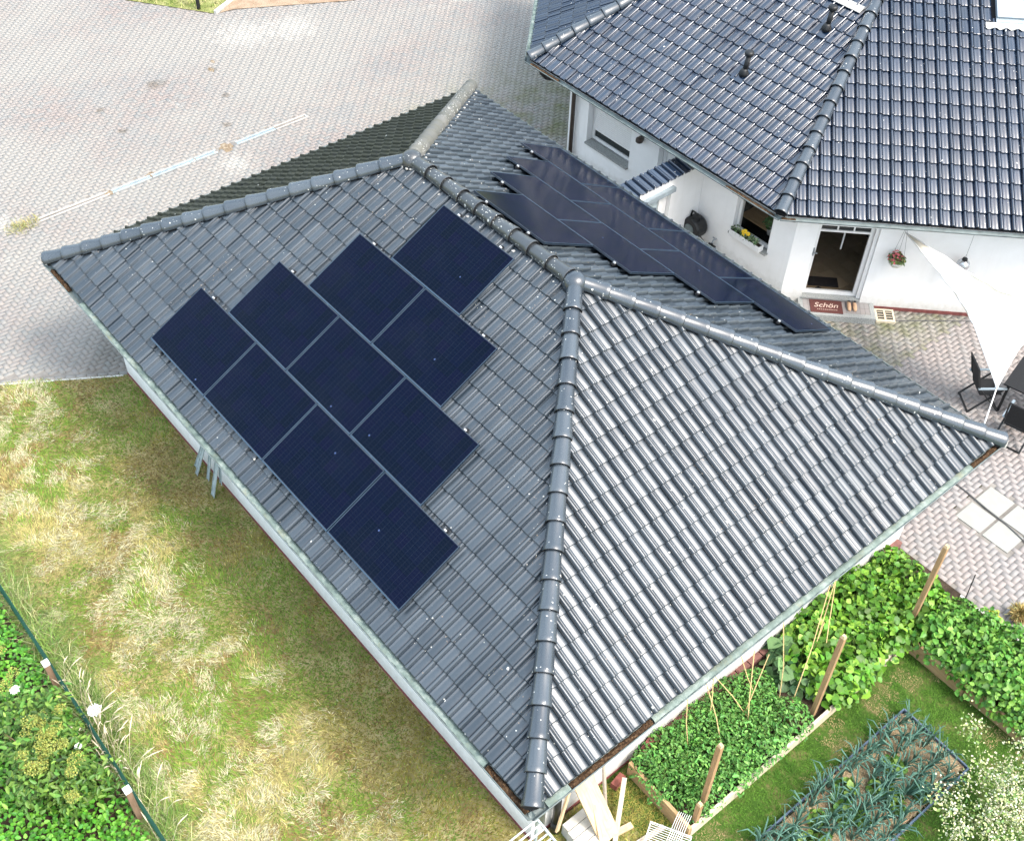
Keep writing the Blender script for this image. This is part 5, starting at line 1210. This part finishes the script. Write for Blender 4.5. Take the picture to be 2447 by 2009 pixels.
def onion_proto():
    V = []; F = []; C = []; nb = 0; mb = MB()
    for k in range(8):
        a_ = random.uniform(0, 6.28); h_ = random.uniform(.24, .46); ln_ = random.uniform(.10, .32); c_, s_ = math.cos(a_), math.sin(a_)
        mb.tube([(.01 * c_, .01 * s_, 0), (.25 * ln_ * c_, .25 * ln_ * s_, h_ * .6), (.65 * ln_ * c_, .65 * ln_ * s_, h_ * .95), (ln_ * c_, ln_ * s_, h_ * random.uniform(.55, .95))], [.009, .011, .009, .002], 5, False)
    return mesh_of('leaf', mb, 'onion_leaf')
plain('onion_leaf', (.085, .18, .135), .45, .3, 14, spec=.5)
ONI = [onion_proto() for _ in range(5)]; k = 0
for i, u_ in enumerate((15.10, 15.36, 15.62, 15.86, 16.06)):
    vv = 3.05; ni = 0
    while vv < 6.35:
        if random.random() < .86:
            r_ = root('onion_plant', 'blue-green onion, %s from the near end in the %s lengthwise row of the onion bed' % (ORDN[min(ni, 25)], ORDN[i]), 'onion', (u_ + random.gauss(0, .035), vv, .07), 'onions in the dark-edged bed'); r_.rotation_euler = (random.gauss(0, .12), random.gauss(0, .12), random.uniform(0, 6.28)); s_ = random.uniform(.85, 1.3); r_.scale = (s_, s_, s_)
            for c in range(1):
                o = bpy.data.objects.new('leaf', ONI[k % 5]); COL.objects.link(o); o.parent = r_
            mb = None; k += 1; ni += 1
        vv += random.uniform(.12, .18)
LET = [plant_proto(70, .15, .15, .20, .095, (.095, .20, .035), (.18, .30, .05), .2, .75) for _ in range(2)]
LW = sorted([(15.45, 5.55), (15.48, 5.05), (15.75, 5.15), (16.0, 5.5), (15.95, 5.05), (15.24, 4.65), (15.48, 4.35), (15.28, 4.0), (15.55, 3.75), (15.3, 3.45), (15.75, 4.5), (15.7, 3.3)], key=lambda q: -q[1])
for k, (u_, v_) in enumerate(LW):
    plant(LET[int(v_ * 10) % 2], 'lettuce_plant', (u_ + random.gauss(0, .03), v_, .07), 'small round-leaved plant between the onions, %s from the far end of the bed' % ORDN[k], 'plant', 'leafy plants in the onion bed', random.uniform(.8, 1.15))
# flowering shrub, lower right
shr = root('white_flowering_shrub', 'airy shrub covered in tiny white flowers by the onion bed', 'shrub', (16.95, 5.85, 0))
n = 1500; cc = np.stack([16.95 + rng.normal(0, .34, 70), 5.9 + rng.normal(0, .55, 70), .35 + .6 * rng.random(70)], -1); kk = rng.integers(0, 70, n); P = cc[kk] + rng.normal(0, .10, (n, 3)); P[:, 2] = np.maximum(P[:, 2], .05)
V, F, C = leaves(P, rng.normal(0, .6, (n, 3)) + (0, 0, .8), .04 + .03 * rng.random(n), shade_cols(n, (.13, .22, .05), .3, (.30, .36, .14), .3), .5); link('foliage', fast('foliage', V, F, 'leaf', C), shr)
n = 3400; kk = rng.integers(0, 70, n); P = cc[kk] + rng.normal(0, .10, (n, 3)) + (0, 0, .08); V, F, C = leaves(P, rng.normal(0, .6, (n, 3)) + (0, 0, 1), .016 + .018 * rng.random(n), shade_cols(n, (.58, .58, .42), .12, (.40, .45, .20), .3), .9); link('blossom', fast('blossom', V, F, 'leaf', C), shr)
mb = MB()
for q in cc: mb.tube([(16.95 + random.gauss(0, .08), 5.9 + random.gauss(0, .12), 0), tuple(q * np.array((.5, .5, .6)) + np.array((16.95, 5.9, 0)) * .5), tuple(q + np.array((0, 0, .08)))], [.007, .005, .003], 4, False)
obj('stem', mb, 'stem_green', shr)

# ------------------------------------------------------------------ timber pile and clutter at the garage corner
def board(p0, p1, wd, th, up, mat, label, group='boards leaning on the garage corner'):
    p0 = Vector(p0); p1 = Vector(p1); x_ = (p1 - p0); Ln = x_.length; x_.normalize(); y_ = Vector(up).cross(x_).normalized(); z_ = x_.cross(y_)
    mb = MB(); mb.mm(0, Ln, -wd / 2, wd / 2, -th / 2, th / 2); o = obj('board', mb, mat); o.matrix_world = Matrix(((x_.x, y_.x, z_.x, p0.x), (x_.y, y_.y, z_.y, p0.y), (x_.z, y_.z, z_.z, p0.z), (0, 0, 0, 1)))
    return tag(o, label, 'board', group)
board((13.62, 1.46, .16), (12.98, 1.40, 1.12), .34, .026, (.8, 0, .5), 'board_fresh', 'wide fresh pine board leaning over the concrete blocks')
board((13.66, 1.30, .20), (13.02, 1.55, 1.00), .13, .024, (.8, 0, .5), 'board_fresh', 'narrow pine board lying across the wide pine board')
board((13.72, 1.45, .10), (13.12, 2.20, .30), .07, .035, (0, 0, 1), 'board_weathered', 'pale weathered batten leading to the loose red brick')
board((13.58, 1.60, .06), (13.64, 1.88, .06), .09, .05, (0, 0, 1), 'board_fresh', 'short offcut lying beside the batten end')
board((13.86, 1.55, .05), (13.95, 2.22, .06), .075, .03, (0, 0, 1), 'board_weathered', 'pale board lying under the white wire rack')
board((14.05, 1.60, .04), (13.98, 1.88, .05), .06, .05, (0, 0, 1), 'board_fresh', 'small block of pine beside the white wire rack')
board((13.10, .90, .30), (12.99, 1.20, 1.15), .07, .03, (.8, .3, .4), 'board_fresh', 'short pale stick between downpipe and wide board')
mb = MB(); mb.tube([(13.22, 1.76, 0), (12.93, 1.84, 1.25)], .028, 8); mesh_thing('wooden_pole', mb, 'board_weathered', 'grey weathered pole leaning on the white wall by the boards', 'pole')
for k in range(4):
    mb = MB(); mb.box((13.14 + k * .135, 1.22 - k * .02, .15), (.125, .40, .30), None); mesh_thing('concrete_block', mb, 'concrete', 'pale concrete block, %s from the garage wall in the row under the wide board' % ORD[k], 'concrete block', 'row of concrete blocks by the garage corner')
for c, lb, a_ in (((12.97, 2.82, .30), 'red brick standing against the wall at the bed corner', .25), ((13.03, 2.18, .07), 'red brick lying at the wall below the bed plank', -.1)):
    mb = MB(); mb.box((0, 0, 0), (.11, .24, .11)); o = obj('red_brick', mb, 'red_block'); o.location = c; o.rotation_euler = (a_, 0, .2); tag(o, lb, 'brick', 'loose red bricks at the wall')
# white wire rack
r_ = root('wire_rack', 'white wire rack lying upside down beside the timber post', 'rack', (14.1, 2.1, 0))
Mk = Matrix.Translation((14.14, 2.10, .20)) @ Matrix.Rotation(.5, 4, 'Z') @ Matrix.Rotation(.25, 4, 'X')
mb = MB()
for k in range(9): mb.tube([Mk @ Vector((-.30, -.16 + k * .032, 0)), Mk @ Vector((.30, -.16 + k * .032, 0))], .0045, 5)
obj('shelf', mb, 'tape_white', r_)
mb = MB()
for k in range(7): mb.tube([Mk @ Vector((-.02 + k * .03, -.17, .02)), Mk @ Vector((.02 + k * .03, .22, .20)), Mk @ Vector((.04 + k * .03, .36, .16))], .0045, 5)
obj('basket', mb, 'tape_white', r_)
mb = MB()
for y_ in (-.17, .12): mb.tube([Mk @ Vector((-.31, y_, 0)), Mk @ Vector((.31, y_, 0))], .008, 6)
for x_ in (-.30, .30): mb.tube([Mk @ Vector((x_, -.17, 0)), Mk @ Vector((x_, .12, 0)), Mk @ Vector((x_ * .9, .14, -.2))], .008, 6)
obj('frame', mb, 'tape_white', r_)
# galvanised rack standing at the corner
r_ = root('steel_rack', 'pale steel ladder rack standing in front of the garage corner', 'rack', (13.3, .2, 0))
for k in range(6):
    mb = MB(); mb.tube([(13.16 + k * .075, -.16, 1.42 - k * .01), (13.16 + k * .075, .40, 1.42 - k * .01)], .013, 8); obj('rung', mb, 'tape_white', r_, smooth=True)
for y_ in (.42, -.18):
    mb = MB(); mb.beam((13.12, y_, 1.42), (13.62, y_, 1.37), .03, .04); obj('side_rail', mb, 'galvanized', r_)
    for x_ in (13.16, 13.58): mb = MB(); mb.beam((x_, y_, 0), (x_, y_, 1.39), .035, .035, (1, 0, 0)); obj('leg', mb, 'galvanized', r_)
